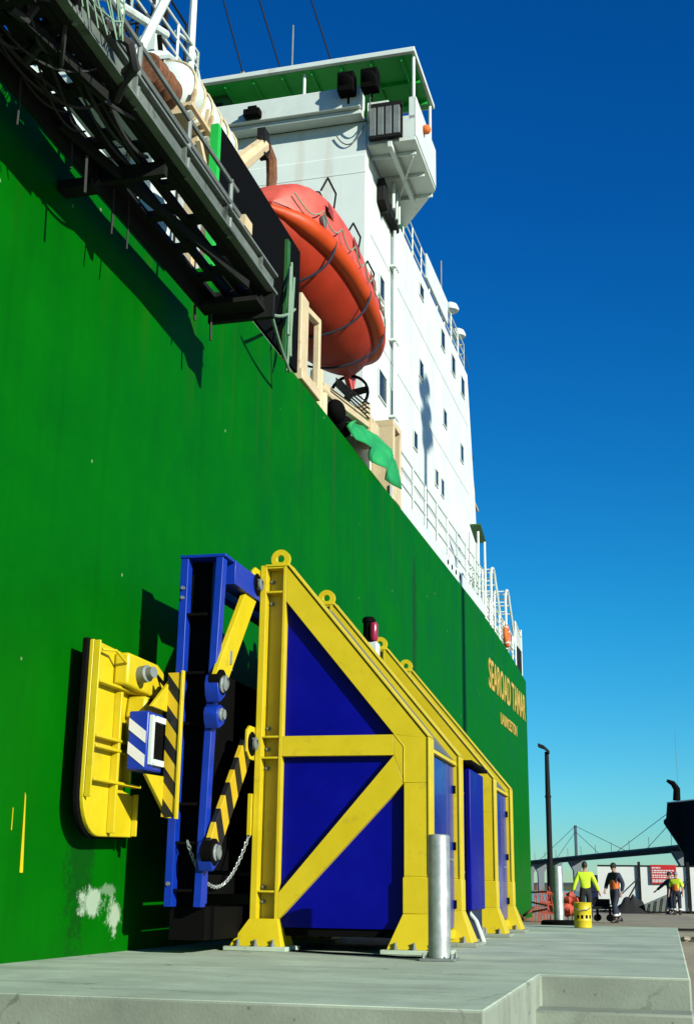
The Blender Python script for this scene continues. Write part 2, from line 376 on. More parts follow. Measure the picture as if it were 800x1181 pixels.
# gold lettering
def lettering(text, s0, s1, z0, z1, name):
    cu = bpy.data.curves.new('txt', 'FONT'); cu.body = text; cu.size = 1; cu.extrude = .02; cu.offset = .012
    ob = bpy.data.objects.new('txt', cu); col.objects.link(ob)
    bpy.context.view_layer.update()
    me = bpy.data.meshes.new_from_object(ob.evaluated_get(bpy.context.evaluated_depsgraph_get()))
    bpy.data.objects.remove(ob)
    X = [v.co.x for v in me.vertices]; Y = [v.co.y for v in me.vertices]
    x0, x1, y0, y1 = min(X), max(X), min(Y), max(Y)
    for v in me.vertices:
        v.co = S(s0+(v.co.x-x0)/(x1-x0)*(s1-s0), -.006-(v.co.z+.02)*.3, z0+(v.co.y-y0)/(y1-y0)*(z1-z0))
    me.materials.append(GOLD)
    o = bpy.data.objects.new(name, me); col.objects.link(o); o.parent = hull; return o
lettering('SEAROAD TAMAR', 25.3, 34.1, 6.70, 7.66, 'ship_name_lettering')
lettering('LAUNCESTON', 27.7, 31.6, 5.86, 6.24, 'home_port_lettering')
mb = MB(SHIP)
mb.prism([S(-2.98, -.004, .78), S(-2.92, -.004, .78), S(-2.98, -.004, 1.47), S(-3.0, -.004, 1.50), S(-2.99, -.004, 1.2)], S(0, -.003, 0))
mb.prism([S(-3.20, -.004, 1.15), S(-3.185, -.004, 1.15), S(-3.19, -.004, 1.35), S(-3.2, -.004, 1.35)], S(0, -.003, 0))
P('paint_mark', mb, YEL, hull)

mb = MB(SHIP); mb.sbox(-14, .6, 1.25, 6, 8.41, 10.3); P('forward_house', mb, WHT2, bevel=.02)
# deckhouse
mb = MB(SHIP)
mb.prism([S(s, 1.2, z) for s, z in ((14.1, 8.96), (31.3, 8.96), (31.15, 12.5), (29.35, 18.95), (14.1, 18.95))], S(0, 15, 0))
house = P('deckhouse', mb, WHT, bevel=.03)
mb = MB(SHIP)   # weld seams: thin flat bars
for z in (11.6, 14.25, 16.85): mb.sbox(14.6, 29.2, 1.185, 1.2, z, z+.025)
for z in (11.6, 14.25, 18.4): mb.sbox(14.09, 14.1, 1.2, 12, z, z+.025)
P('plate_seam', mb, WHT, house)
mb = MB(SHIP)
for s in (16.85, 17.02): mb.tube([S(s, 1.08, 9.2), S(s, 1.08, 18.6)], .045)
for z in (10.5, 12.6, 14.8, 17): mb.sbox(16.7, 17.15, 1.02, 1.19, z, z+.06)
P('drain_pipe', mb, WHT2, house)
wins = [(15.82, 15.9, .42, .56), (21.0, 18.3, .5, .36), (24.45, 18.2, .55, .58), (26.35, 18.08, .58, .60), (28.2, 18.0, .6, .62),
        (20.9, 15.66, .5, .5), (24.7, 15.5, .5, .5), (27.85, 15.35, .5, .55), (15.95, 13.15, .7, .68), (17.25, 13.1, .62, .70),
        (20.05, 13.1, .42, .46), (23.2, 12.96, .38, .46), (24.15, 12.93, .42, .5)]
for s, z, w, h in wins:
    w *= 1.15; h *= 1.06; mb = MB(SHIP); a, b = w/2+.035, h/2+.035
    mb.sbox(s-a, s+a, 1.165, 1.19, z+h/2, z+b); mb.sbox(s-a, s+a, 1.165, 1.19, z-b, z-h/2)
    mb.sbox(s-a, s-w/2, 1.165, 1.19, z-h/2, z+h/2); mb.sbox(s+w/2, s+a, 1.165, 1.19, z-h/2, z+h/2)
    wn = P('window', mb, WHT2)
    mb = MB(SHIP); mb.sbox(s-w/2, s+w/2, 1.178, 1.195, z-h/2, z+h/2); P('pane', mb, GLASS, wn)
# front face windows of the deckhouse (behind the lifeboat) and a door on the side deck
mb = MB(SHIP); mb.sbox(16.25, 16.95, 1.13, 1.19, 9.1, 11.05); dr = P('door', mb, BLK, house)
mb = MB(SHIP); mb.sbox(14.12, 17.2, 1.22, 16, 18.952, 19.9); P('upper_block', mb, WHT, house)
# bridge wing, bulwark, roof
mb = MB(SHIP)
plan = [(14.1, 1.19), (14.1, -.1), (16.7, -.1), (18.6, 1.19)]
mb.prism([S(s, t, 19.16) for s, t in plan], (0, 0, .1))
for (a, b) in zip(plan, plan[1:]):
    pa, pb = S(a[0], a[1], 19.262), S(b[0], b[1], 19.262)
    top = 20.42
    if a[0] == b[0]:
        mb.bar(pa+Vector((0, .03, .32)), pb+Vector((0, .03, .32)), .05, .64)
        mb.bar(S(14.13, .62, 20.12), S(14.13, 1.19, 20.12), .05, .66); mb.bar(S(14.13, -.1, 20.12), S(14.13, .08, 20.12), .05, .66)
    else:
        mb.bar(pa+Vector((0, 0, .58)), pb+Vector((0, 0, .58)), .05, 1.16)
for s in (14.6, 15.7, 16.8): mb.sbox(s, s+.05, .0, 1.19, 19.05, 19.155)
mb.sbox(14.0, 16.9, .5, .62, 18.98, 19.155)
mb.tube([S(14.7, .1, 19.05), S(16.7, .95, 18.95)], .03); 
mb.prism([S(16.2, 1.19, 19.15), S(17.8, 1.19, 19.15), S(17.2, 1.19, 18.1)], S(0, -.06, 0))
P('bridge_wing', mb, WHT2, bevel=.012)
mb = MB(SHIP)
mb.sbox(13.55, 14.09, 1.25, 16, 20.02, 20.62); mb.sbox(13.70, 14.09, 1.25, 16, 19.9, 20.018)
P('bridge_bulwark', mb, WHT2, bevel=.02)
mb = MB(SHIP)
mb.sbox(16.55, 20.4, 1.6, 16, 18.96, 21.64); mb.sbox(14.5, 16.55, 5.2, 16, 19.905, 21.64)
wh = P('wheelhouse', mb, GRND)
mb = MB(SHIP)
for i in range(6): mb.sbox(14.47, 14.49, 5.4+i*1.2, 6.4+i*1.2, 20.7, 21.4)
P('pane', mb, GLASS, wh); mb = MB(SHIP); mb.sbox(16.51, 16.54, 1.8, 5.0, 20.7, 21.4); P('pane', mb, GLASS, wh)
mb = MB(SHIP)
mb.sbox(13.9, 16.6, -.12, 16, 21.68, 21.82)
rf = P('bridge_roof', mb, WHT2, bevel=.015)
mb = MB(SHIP)
mb.sbox(14.02, 16.5, -.03, 15.9, 21.66, 21.677)
P('roof_underside', mb, GRNR, rf)
mb = MB(SHIP)
for i in range(18): mb.sbox(14.06, 16.45, .25+.82*i, .29+.82*i, 21.54, 21.658)
mb.sbox(15.1, 15.16, .0, 15.9, 21.55, 21.657); mb.sbox(16.1, 16.16, .0, 15.9, 21.55, 21.657)
P('roof_beam', mb, GRNR, rf)
for s, t in ((14.15, -.04), (14.15, 2.95), (14.15, 6.0), (16.4, -.02)):
    mb = MB(SHIP); mb.tube([S(s, t, 20.3 if t > -.1 else 20.3), S(s, t, 21.66)], .045); P('roof_post', mb, WHT2, rf)
mb = MB(SHIP)
mb.m(0).sbox(13.90, 14.04, .22, 1.1, 19.22, 19.30); mb.sbox(13.90, 14.04, .22, 1.1, 20.12, 20.25)
mb.m(1)
for i in range(4): mb.sbox(13.89, 14.0, .28+i*.21, .44+i*.21, 19.30, 20.12)
mb.m(0).sbox(14.01, 14.05, .22, 1.1, 19.3, 20.12)
P('louvre_box', mb, [DKST, GREY], bevel=.006)
for t in (.93, 1.55):
    mb = MB(SHIP); mb.lathe(S(13.35, t, 20.62), [(.14, .0), (.2, -.06), (.21, -.2), (.18, -.22)], axis=(0, .8, .5))
    mb.bar(S(13.55, t, 20.5), S(13.55, t, 20.1), .06, .06); mb.sbox(13.2, 13.55, t-.22, t+.22, 20.28, 20.86)
    P('floodlight', mb, BLK, bevel=.03)
mb = MB(SHIP); mb.ball(S(15.0, -.2, 20.0), .13); mb.sbox(14.95, 15.05, -.2, -.1, 19.9, 20.1); P('signal_lamp', mb, ORGC)
mb = MB(SHIP); mb.sbox(13.3, 13.54, 3.9, 4.35, 20.05, 20.25); mb.sbox(13.35, 13.54, 4.0, 4.25, 20.25, 20.36); P('floodlight', mb, BLK, bevel=.02)
mb = MB(SHIP); mb.tube(catenary(S(13.5, .95, 20.3), S(14.0, 1.15, 19.9), .35), .02); mb.tube(catenary(S(14.05, 2.0, 19.55), S(14.05, 1.25, 19.75), .4), .018)
P('electric_cable', mb, GREY)
# black horn and bracket below the wing
mb = MB(SHIP)
mb.loft([[S(s, t, z) for t, z in ((.98, z0), (1.17, z0-.02), (1.17, z1), (.98, z1))] for s, z0, z1 in ((15.2, 18.2, 18.85), (15.6, 18.1, 18.75), (15.75, 18.15, 18.5), (16.5, 18.2, 18.5), (17.0, 18.15, 18.6))])
mb.sbox(15.6, 15.75, 1.0, 1.18, 18.0, 18.3)
P('horn', mb, DKST, bevel=.02)
mb = MB(SHIP); mb.tube([S(16.3, .9, 18.2), S(16.3, .9, 19.1)], .04); mb.tube([S(16.6, .9, 18.2), S(16.6, .9, 19.1)], .04); mb.tube([S(15.9, .9, 18.3), S(15.9, .9, 19.1)], .05)
P('pipe', mb, WHT2)
def railing(name, pts, h, nrails, post_every, F=SHIP, r=.022, parent=ship, m=WHT2, every=1):
    mb = MB(F)
    for a, b in zip(pts, pts[1:]):
        a, b = Vector(a), Vector(b); n = max(1, round((b-a).length/post_every))
        for i in range(n+1): p = a.lerp(b, i/n); mb.tube([p, p+Vector((0, 0, h))], r*1.15, 6)
        for k in range(nrails): 
            d = Vector((0, 0, h*(k+1)/nrails)); mb.tube([a+d, b+d], r, 6)
    return P(name, mb, m, parent)
railing('roof_railing', [S(18.9, 1.3, 18.95), S(29.2, 1.3, 18.95), S(29.2, 6, 18.95)], 1.15, 3, 1.3)
mb = MB(SHIP); mb.sbox(22.0, 25.6, 1.22, 1.27, 19.3, 20.15); P('windbreak_panel', mb, WHT2)
for s, z in ((27.6, 20.75), (29.0, 20.35)):
    mb = MB(SHIP); mb.tube([S(s, 1.5, 19), S(s, 1.5, z)], .05); mb.lathe(S(s, 1.5, z), [(.07, -.1), (.3, .0), (.32, .08), (.25, .24), (.1, .33), (.0, .35)]); P('radome', mb, WHT2)
mb = MB(SHIP); mb.tube([S(25.9, 1.5, 19), S(25.9, 1.5, 21.9)], .03); mb.tube([S(26.0, 1.5, 20.9), S(27.4, 1.5, 20.1)], .012); P('whip_aerial', mb, GREY); mb = MB(SHIP); mb.tube([S(27.9, 1.5, 20.4), S(31.8, 1.5, 20.2)], .018); P('whip_aerial', mb, GREY)
# side deck rail, coaming and fittings on the hull edge
mb = MB(SHIP); mb.sbox(12.3, 25.4, .06, .12, 8.955, 9.3); P('coaming', mb, WHT2)
railing('deck_railing', [S(13.2, .12, 9.3), S(25.2, .12, 9.3)], 1.15, 3, 1.6, r=.026)
for s in (14.2, 16.7, 18.1, 21.5, 22.6):
    mb = MB(SHIP); mb.lathe(S(s, .5, 8.95), [(.16, 0), (.14, .1), (.14, .5), (.2, .55), (.2, .62)]); mb.lathe(S(s+.5, .5, 8.95), [(.16, 0), (.14, .1), (.14, .5), (.2, .55), (.2, .62)])
    mb.sbox(s-.3, s+.8, .3, .7, 8.955, 9.02); P('mooring_bitts', mb, DKST if s in (16.7, 18.1) else WHT2)
for s in (18.9, 19.5, 20.1, 20.7):
    mb = MB(SHIP); mb.lathe(S(s, .055, 9.14), [(.07, 0), (.07, .012)], axis=(1, 0, 0)); P('scupper', mb, BLK)
# orange brown framed door box on the hull edge
mb = MB(SHIP); mb.sbox(12.35, 12.50, .05, .8, 8.96, 10.7); mb.sbox(13.0, 13.15, .05, .8, 8.96, 10.7); mb.sbox(12.35, 13.15, .05, .8, 10.7, 10.85); mb.sbox(12.5, 13.0, .04, .6, 8.96, 9.6)
rl = P('roller_frame', mb, CREAM, bevel=.01)
mb = MB(SHIP); mb.sbox(12.5, 13.0, .3, .4, 9.6, 10.7); P('dark_opening', mb, BLK, rl)
# cream superstructure block, davit foot, boom
mb = MB(SHIP); mb.sbox(8.6, 12.3, .55, 1.15, 8.955, 10.15); mb.sbox(6.6, 8.6, .7, 1.1, 8.955, 9.7); P('deck_locker', mb, WHT2, bevel=.02)
mb = MB(SHIP)
mb.sbox(5.30, 5.72, .05, .45, 8.955, 10.62)
mb.sbox(5.2, 6.3, -.02, .5, 8.955, 9.16)
mb.bar(S(6.75, .2, 8.96), S(6.75, .2, 10.75), .12, .12); mb.bar(S(5.5, .25, 10.62), S(6.8, .2, 10.72), .12, .12)
mb.prism([S(5.72, .2, 9.16), S(6.7, .2, 9.16), S(6.7, .2, 9.5)], S(0, .05, 0))
mb.tube([S(7.1, .3, 8.96), S(7.1, .3, 9.9)], .13); mb.tube([S(7.5, .3, 8.96), S(7.5, .3, 9.6)], .1); mb.tube([S(6.9, .3, 9.6), S(8.2, .3, 9.75)], .08)
P('davit_pedestal', mb, CREAM, bevel=.015)
mb = MB(SHIP)
mb.bar(S(7.6, .4, 9.75), S(10.9, .35, 10.25), .22, .24); mb.lathe(S(10.7, .2, 10.42), [(.16, 0), (.2, .03), (.2, .2), (.16, .23)], axis=(-1, 0, 0)); mb.sbox(10.9, 11.6, .2, .55, 9.9, 10.4)
bm_ = P('winch_boom', mb, CREAM, bevel=.01)
mb = MB(SHIP)
for k in range(4): mb.tube([S(7.9, .15, 10.05-.05*k), S(10.7, .2, 10.60-.11*k)], .018, 5)
P('wire_rope', mb, DKST, bm_)
mb = MB(SHIP); mb.ball(S(8.1, .2, 9.45), .26, sq=(.7, 1.2, .9)); mb.ball(S(8.4, .15, 9.25), .22); P('rope_coil', mb, BLK)
# upper davit arm with rusty fall block
mb = MB(SHIP); mb.tube([S(4.2, 1.35, 12.3), S(5.6, 1.0, 13.85)], [.2, .15]); mb.tube([S(4.2, 1.35, 9), S(4.2, 1.35, 12.4)], .2)
da = P('davit_arm', mb, CREAM)
mb = MB(SHIP); mb.ball(S(5.65, .98, 13.9), .22, sq=(.5, 1, 1)); mb.sbox(5.45, 5.7, .9, 1.05, 13.6, 14.15); P('sheave_block', mb, DKST, da)
mb = MB(SHIP)
pp = [S(5.72, .95, 13.95), S(5.95, .93, 13.75), S(5.98, .92, 13.4), S(5.85, .9, 13.0), S(5.75, .9, 12.8)]
mb.tube(pp, [.08, .11, .11, .08, .05]); mb.tube([S(5.7, .9, 12.9), S(5.7, .9, 12.4)], .03)
P('fall_hook', mb, RUST, da)
mb = MB(SHIP); mb.tube([S(5.55, .85, 12.75), S(5.6, .85, 12.4)], .09); P('hook_block', mb, CREAM, da)
# black screen panel
mb = MB(SHIP); mb.sbox(1.10, 4.98, .0, .06, 8.96, 11.22); sp_ = P('bulwark_screen', mb, BLK, bevel=.01)
mb = MB(SHIP); mb.sbox(.97, 1.09, .0, .12, 8.96, 11.2); P('screen_edge', mb, GRNR, sp_)
mb = MB(SHIP)
for s0 in (1.9, 2.15): mb.tube([S(s0, -.04, 9.4), S(s0+.06, -.05, 10.1), S(s0+.15, -.05, 10.12), S(s0+.2, -.04, 9.35)], .016, 5)
P('rope_loop', mb, ROPE, sp_)
mb = MB(SHIP); mb.sbox(4.1, 4.24, -.06, -.005, 8.9, 11.0); P('screen_stiffener', mb, GRND, sp_)
# raised white lookout platform and mast far forward
mb = MB(SHIP); mb.sbox(5.0, 7.2, 3.0, 5.6, 15.45, 16.25); mb.tube([S(6.8, 3.6, 8.96), S(6.8, 3.6, 15.45)], .35)
mb.prism([S(7.2, 3.0, 16.2), S(7.75, 3.0, 15.2), S(7.2, 3.0, 14.6)], S(0, .06, 0)); mb.bar(S(7.1, 3.05, 14.2), S(7.1, 3.05, 15.45), .12, .12)
lp = P('lookout_platform', mb, WHT2, bevel=.015)
railing('platform_railing', [S(7.15, 3.05, 16.25), S(4.0, 3.05, 16.0), S(4.0, 5.5, 16.0)], 1.1, 3, 1.1, r=.03, parent=lp)
railing('platform_railing', [S(7.15, 3.05, 16.25), S(7.9, 4.0, 16.25)], 1.1, 3, .8, r=.03, parent=lp)
mb = MB(SHIP); mb.tube([S(6.9, 3.1, 16.2), S(6.9, 3.1, 21.5)], [.09, .06]); mb.tube([S(6.9, 3.1, 17.5), S(8.2, 3.1, 15.9)], .035); mb.tube([S(6.9, 3.1, 17.4), S(6.1, 3.1, 17.1)], .035); P('signal_pole', mb, WHT2, lp)
mb = MB(SHIP)
mb.tube([S(2.9, 2.6, 13.9), S(3.3, 2.6, 14.4), S(4.6, 2.6, 15.4), S(5.2, 2.6, 15.6), S(5.25, 2.6, 14.6)], .09); mb.tube([S(3.2, 2.7, 13.8), S(4.6, 2.5, 17.0)], .09); mb.tube([S(2.2, 2.7, 14.9), S(4.8, 2.7, 16.0)], .08); mb.tube([S(2.9, 2.7, 14.0), S(3.0, 2.7, 17)], .06)
P('gantry_frame', mb, WHT2, lp)
mb = MB(SHIP); mb.tube([S(4.3, 2.6, 15.6), S(4.7, 2.6, 14.5), S(5.3, 2.6, 14.0)], .05); mb.tube([S(3.2, 2.6, 14.2), S(4.6, 2.6, 14.0)], .03); mb.tube([S(3.6, 2.6, 14.5), S(5.0, 2.6, 14.3)], .03); P('hose', mb, BLK, lp)
mb = MB(SHIP)
c0 = (11.8, 6.6); hw = .42
for ds in (-hw, hw):
    for dt in (-hw, hw): mb.tube([S(c0[0]+ds, c0[1]+dt, 9), S(c0[0]+ds, c0[1]+dt, 32)], .05, 6)
z = 12.
while z < 31:
    for (a, b) in (((-hw, -hw), (hw, -hw)), ((hw, -hw), (hw, hw)), ((-hw, -hw), (-hw, hw)), ((-hw, hw), (hw, hw))):
        mb.tube([S(c0[0]+a[0], c0[1]+a[1], z), S(c0[0]+b[0], c0[1]+b[1], z+.9)], .028, 5); mb.tube([S(c0[0]+a[0], c0[1]+a[1], z), S(c0[0]+b[0], c0[1]+b[1], z)], .028, 5)
    z += .9
mb.tube([S(13.1, 6.0, 12), S(13.1, 6.0, 23.0)], .035, 6); mb.tube([S(11.4, 6.2, 23.3), S(13.1, 6.0, 23.0)], .035, 6); mb.tube([S(11.6, 6.2, 20.5), S(13.1, 6.0, 19.2)], .03, 6)
for k in range(4): mb.tube(arc(S(12.4, 6.1, 22.6-.8*k), .55, 170, 350, 10, S(1, 0, 0), S(0, 0, 1)), .03, 6)
for k in range(3): mb.tube([S(11.5+.25*k, 6.2, 12), S(11.6+.25*k, 6.2, 26)], .035, 6)
P('lattice_mast', mb, DKST)
mb = MB(SHIP)
for p, q in ((S(11.8, 6.2, 29), S(15.5, 4.9, 21.8)), (S(11.8, 6.0, 31), S(15, 3.7, 21.8)), (S(13, 4.5, 30), S(16, 2.3, 21.8))): mb.tube([p, q], .022, 5)
P('stay_wire', mb, DKST)
mb = MB(SHIP); mb.tube([S(15.3, 3.7, 21.82), S(15.3, 3.7, 24.2)], .03); P('whip_aerial', mb, GREY); mb = MB(SHIP); mb.tube([S(15.1, 5.1, 21.82), S(15.1, 5.1, 22.6)], .03); mb.ball(S(15.1, 5.1, 22.7), .09); P('whip_aerial', mb, GREY)
# aft deck: small green roofed stand, ladder cages, lifebuoy, net frame
mb = MB(SHIP)
for s in (24.6, 25.9):
    for t in (.14, .4): mb.tube([S(s, t, 8.95), S(s, t, 11.55)], .04, 6)
mb.tube([S(24.6, .2, 9.9), S(25.9, .2, 9.9)], .03, 6)
cn = P('canopy_stand', mb, WHT2)
mb = MB(SHIP); mb.prism([S(24.9, .1, 11.85), S(24.9, .45, 11.85), S(26.0, .45, 11.55), S(26.0, .1, 11.55)], (0, 0, .05)); P('canopy', mb, GRND, cn)
for s in (27.2, 30.6):
    mb = MB(SHIP)
    z0 = 8.85; H = 1.75
    for t in (.15, .55, .95):
        mb.tube([S(s, t, z0), S(s, t, z0+H)]+arc(S(s+.5, t, z0+H), .5, 180, 20, 7, S(1, 0, 0), S(0, 0, 1))+[S(s+1.5, t, z0+H-.3), S(s+2.0, t, z0+H-.9)]+([S(s+1.6, t, z0+H-1.5), S(s+.4, t, z0+H-1.4)] if s > 29 else []), .045, 6)
    for k in range(5): mb.tube([S(s, .15, z0+.3+k*.35), S(s, .95, z0+.3+k*.35)], .03, 5)
    for k in range(5): mb.tube([S(s+.3+k*.32, .15, z0+H+.42-.12*k*k*.3), S(s+.3+k*.32, .95, z0+H+.42-.12*k*k*.3)], .03, 5)
    P('ladder_cage', mb, WHT2)
railing('stern_railing', [S(25.8, .15, 8.85), S(31, .15, 8.7), S(34.4, .15, 8.42)], 1.0, 3, 1.0, r=.03)
mb = MB(SHIP); mb.sbox(31.6, 31.9, .3, 1.0, 8.7, 9.9); P('deck_vent', mb, WHT2, bevel=.03); mb = MB(SHIP); mb.sbox(28.6, 29.6, .4, 1.0, 8.75, 10.3); P('deck_vent', mb, WHT2, bevel=.03)
mb = MB(SHIP); mb.sbox(33.0, 34.5, .12, .16, 8.45, 9.45); mb.sbox(33.0, 34.5, .16, .3, 8.45, 8.6); nf = P('net_frame', mb, DKST)
mb = MB(SHIP)
for s in (32.9, 34.55): mb.tube([S(s, .14, 8.45), S(s, .14, 10.3)], .04, 6)
mb.tube([S(32.9, .14, 10.3), S(34.55, .14, 10.0)], .04, 6)
for k in range(6): mb.tube([S(33.0+.28*k, .14, 9.45), S(33.0+.28*k, .14, 10.2)], .018, 5)
P('frame_post', mb, WHT2, nf)
mb = MB(SHIP); mb.tube([S(31.4, 1.3, 12.5), S(31.0, 1.3, 14.9), S(30.4, 1.3, 16.0)], .035); mb.tube([S(31.1, 1.3, 14.5), S(31.8, 1.3, 14.4)], .05); P('exhaust_pipe', mb, CREAM)
mb = MB(SHIP); mb.ball(S(31.0, 1.6, 16.2), .3, sq=(1, .8, 1.3)); P('vent_cowl', mb, DKST)

# things carried on the ship
t = thing('lifebuoy', 'small orange lifebuoy hanging on the white stern railing above the ship name', 'lifebuoy', S(30.0, .05, 8.8), SHIP)
mb = MB(SHIP); mb.tube(arc(S(30.0, .05, 9.2), .33, 0, 345, 22, S(1, 0, 0), S(0, 0, 1)), .085, 8, closed=True); mb.build('ring', ORGC, t)
for a in (45, 135, 225, 315):
    mb = MB(SHIP); mb.tube([S(30.0+.33*math.cos(rad(a-6)), .05, 9.2+.33*math.sin(rad(a-6))), S(30.0+.33*math.cos(rad(a+6)), .05, 9.2+.33*math.sin(rad(a+6)))], .09, 8)
    mb.build('reflective_band', REFL, t)
# tarpaulin over the rail
random.seed(3)
mb = MB(SHIP); rings = []
for i in range(15):
    s = 8.3+3.6*i/14; r = []
    for j in range(9):
        v = j/8
        q = i/14
        top = 9.30+.95*q**.8+.05*math.sin(i*1.9); low = 9.03-.06*math.sin(math.pi*q)-.03*math.sin(i*1.3)
        fold = .09*math.sin(i*1.15+j*.45)+.03*math.sin(i*2.3-j*.9)
        r.append(S(s+.10*math.sin(j*.8+i*.5)-.5*v*(1-q), .42-.58*min(1, v*1.8)-fold*min(1, v*2), top+(low-top)*max(0, (v-.2)/.8)))
    rings.append(r)
mb.loft(rings, cap=False, smooth=True, closed=False)
o = single(mb, 'green_tarpaulin', TARP, 'crumpled green tarpaulin draped over the hull edge below the winch boom', 'tarpaulin', S(10.4, .1, 8.95), F=SHIP)
sm = o.modifiers.new('thick', 'SOLIDIFY'); sm.thickness = .015

# lifeboat -------------------------------------------------------
lbL = 6.3
LBM = SHIP @ Matrix.Translation(S(8.35, .75, 12.15)) @ Matrix.Rotation(rad(-3), 4, 'X')
lb = thing('lifeboat', 'orange lifeboat with faded red canopy slung from davits beside the white deckhouse', 'lifeboat', (0, 0, 0), LBM)
def lb_sec(u, parts):
    a = abs(u); full = (1-a**2.6); w = 1.10*max(.03, full)**.62; keel = -1.05+.60*a**2.6; g = -.10+.22*a**2.2-(.12*u if u > 0 else 0)
    return w, keel, g
def lbring(u, z_from):
    w, k, g = lb_sec(u, 0); y = u*lbL/2; n = 10
    return w, k, g, y
rings = []; rin2 = []
for i in range(33):
    u = -1+2*i/32; w, k, g, y = lbring(u, 0)
    r = []
    for j in range(21):
        a = math.pi*j/20
        x = -math.cos(a)*(w-.10*min(1, w))*(1-.10*math.sin(a)**2); zz = g-(g-k)*math.sin(a)**.95
        r.append(Vector((x, y*(1-.05*math.sin(a)), zz)))
    rings.append(r)
    ch = (.95-.25*u)*(1-abs(u)**5)**.8
    rin2.append([Vector((-math.copysign(abs(math.cos(math.pi*j/14))**.6, math.cos(math.pi*j/14))*w*.985, y*.995, g+.01+(ch*math.sin(math.pi*j/14)**.42))) for j in range(15)])
mb = MB(LBM); mb.loft(rings, cap=True, smooth=True, closed=False); mb.build('hull', ORGD, lb)
mb = MB(LBM); mb.loft(rin2, cap=True, smooth=True, closed=False); cano = mb.build('canopy', RED, lb)
# rubbing strake, grab lines, seams
for sd in (-1, 1):
    mb = MB(LBM); mb.tube([Vector((sd*max(.05, lbring(-1+2*i/32, 0)[0]-.09), (-1+2*i/32)*lbL/2, lbring(-1+2*i/32, 0)[2]-.12)) for i in range(33)], [.06+.13*min(1, (1-abs(-1+i/16))*6) for i in range(33)], 14)
    mb.build('fender_strake', ORG, lb)
    mb = MB(LBM); pts = []
    for i in range(61):
        u = -.93+1.86*i/60; w, k, g, y = lbring(u, 0); pts.append(Vector((sd*(w+.09), y, g+.30-.24*abs(math.sin(i*math.pi/6)))))
    mb.tube(pts, .014, 6); mb.build('grab_line', ROPE, lb)
for u in (-.62, -.05, .45):
    mb = MB(LBM); w, k, g, y = lbring(u, 0)
    mb.tube([Vector((-math.cos(math.pi*j/20)*(w+.09-.06*math.sin(math.pi*j/20)), y, g-.1-(g-.1-k)*math.sin(math.pi*j/20)**.8-.02*math.sin(math.pi*j/20))) for j in range(21)], .024, 6)
    mb.build('lashing_strap', NAVY, lb)
mb = MB(LBM)
for u0 in (-.55, -.1, .3, .62):
    w, k, g, y = lbring(u0, 0)
    c_ = (.95-.25*u0)*(1-abs(u0)**5)**.8
    mb.tube([Vector((w*.75, y-.42, g+c_*.9)), Vector((w*.85, y-.32, g+c_+.22)), Vector((w*.85, y+.25, g+c_+.24)), Vector((w*.75, y+.42, g+c_*.9))], .020, 6)
mb.tube([Vector((.15, -lbL/2*.86, .6)), Vector((.6, -lbL/2*.6, 1.05)), Vector((.6, 0, 1.12)), Vector((.5, lbL/2*.5, .95))], .018, 6)
mb.build('grab_rail', DKST, lb)
mb = MB(LBM); mb.prism([(-.05, lbL/2*.70, -.55), (-.05, lbL/2*.93, -.05), (-.05, lbL/2*1.0, -.45), (-.05, lbL/2*.93, -.95)], (.1, 0, 0)); mb.build('skeg', RED, lb)
mb = MB(LBM); c = Vector((0, lbL/2*.88, -.98)); mb.tube(arc(c, .42, 0, 345, 24, (1, 0, 0), (0, 0, 1)), .035, 6, closed=True)
for a in (10, 130, 250): mb.bar(c, c+Vector((math.cos(rad(a))*.4, 0, math.sin(rad(a))*.4)), .16, .03, up=(0, 1, 0))
mb.ball(c, .11); mb.build('propeller_guard', BLK, lb)
mb = MB(LBM)
for u in (-.62, -.25, .15, .5):
    w, k, g, y = lbring(u, 0); mb.prism([(w*.99, y-.22, g+.42), (w*.99, y+.22, g+.40), (w*.97, y+.22, g+.62), (w*.97, y-.22, g+.64)], (.012, 0, 0))
mb.build('side_patch', MAROON, lb)
mb = MB(LBM); c = Vector((lb_sec(-.72, 0)[0]+.02, -.70*lbL/2, .18)); mb.lathe(c, [(.11, -.03), (.13, .03), (.05, .05)], axis=(1, 0, 0)); mb.build('drain_fitting', GREY, lb)

# liferaft canisters in cradles
for i in range(3):
    c = S(3.75+.80*i, 2.0, 13.88)
    tt = thing('liferaft_canister', ['cream liferaft canister at the forward end of the row, beside the rusty tank', 'middle cream liferaft canister of the row of three', 'cream liferaft canister nearest the deckhouse, in the row of three'][i], 'liferaft', c-Vector((0, 0, .45)), SHIP, 'liferaft canisters on the upper deck')
    mb = MB(SHIP); mb.lathe(c, [(.0, -.42), (.26, -.41), (.44, -.32), (.50, -.2), (.50, -.02), (.52, -.02), (.52, .02), (.50, .02), (.50, .2), (.44, .32), (.26, .41), (.0, .42)], axis=(0, 1, 0)); mb.build('canister', CREAM if i == 3 else WHT2, tt)
    mb = MB(SHIP)
    for ds in (-.22, .22): mb.tube(arc(c+Vector((0, ds, 0)), .515, 0, 360, 20, (1, 0, 0), (0, 0, 1)), .025, 6)
    mb.build('strap', CREAM, tt)
    mb = MB(SHIP)
    for ds in (-.3, .3): mb.bar(c+Vector((.5, ds, -.5)), c+Vector((-.5, ds, -.5)), .09, .1); mb.bar(c+Vector((.50, ds, -.5)), c+Vector((.54, ds, -.2)), .06, .06)
    mb.bar(c+Vector((.5, -.4, -.52)), c+Vector((.5, .4, -.52)), .07, .07)
    mb.build('cradle', CREAM, tt)
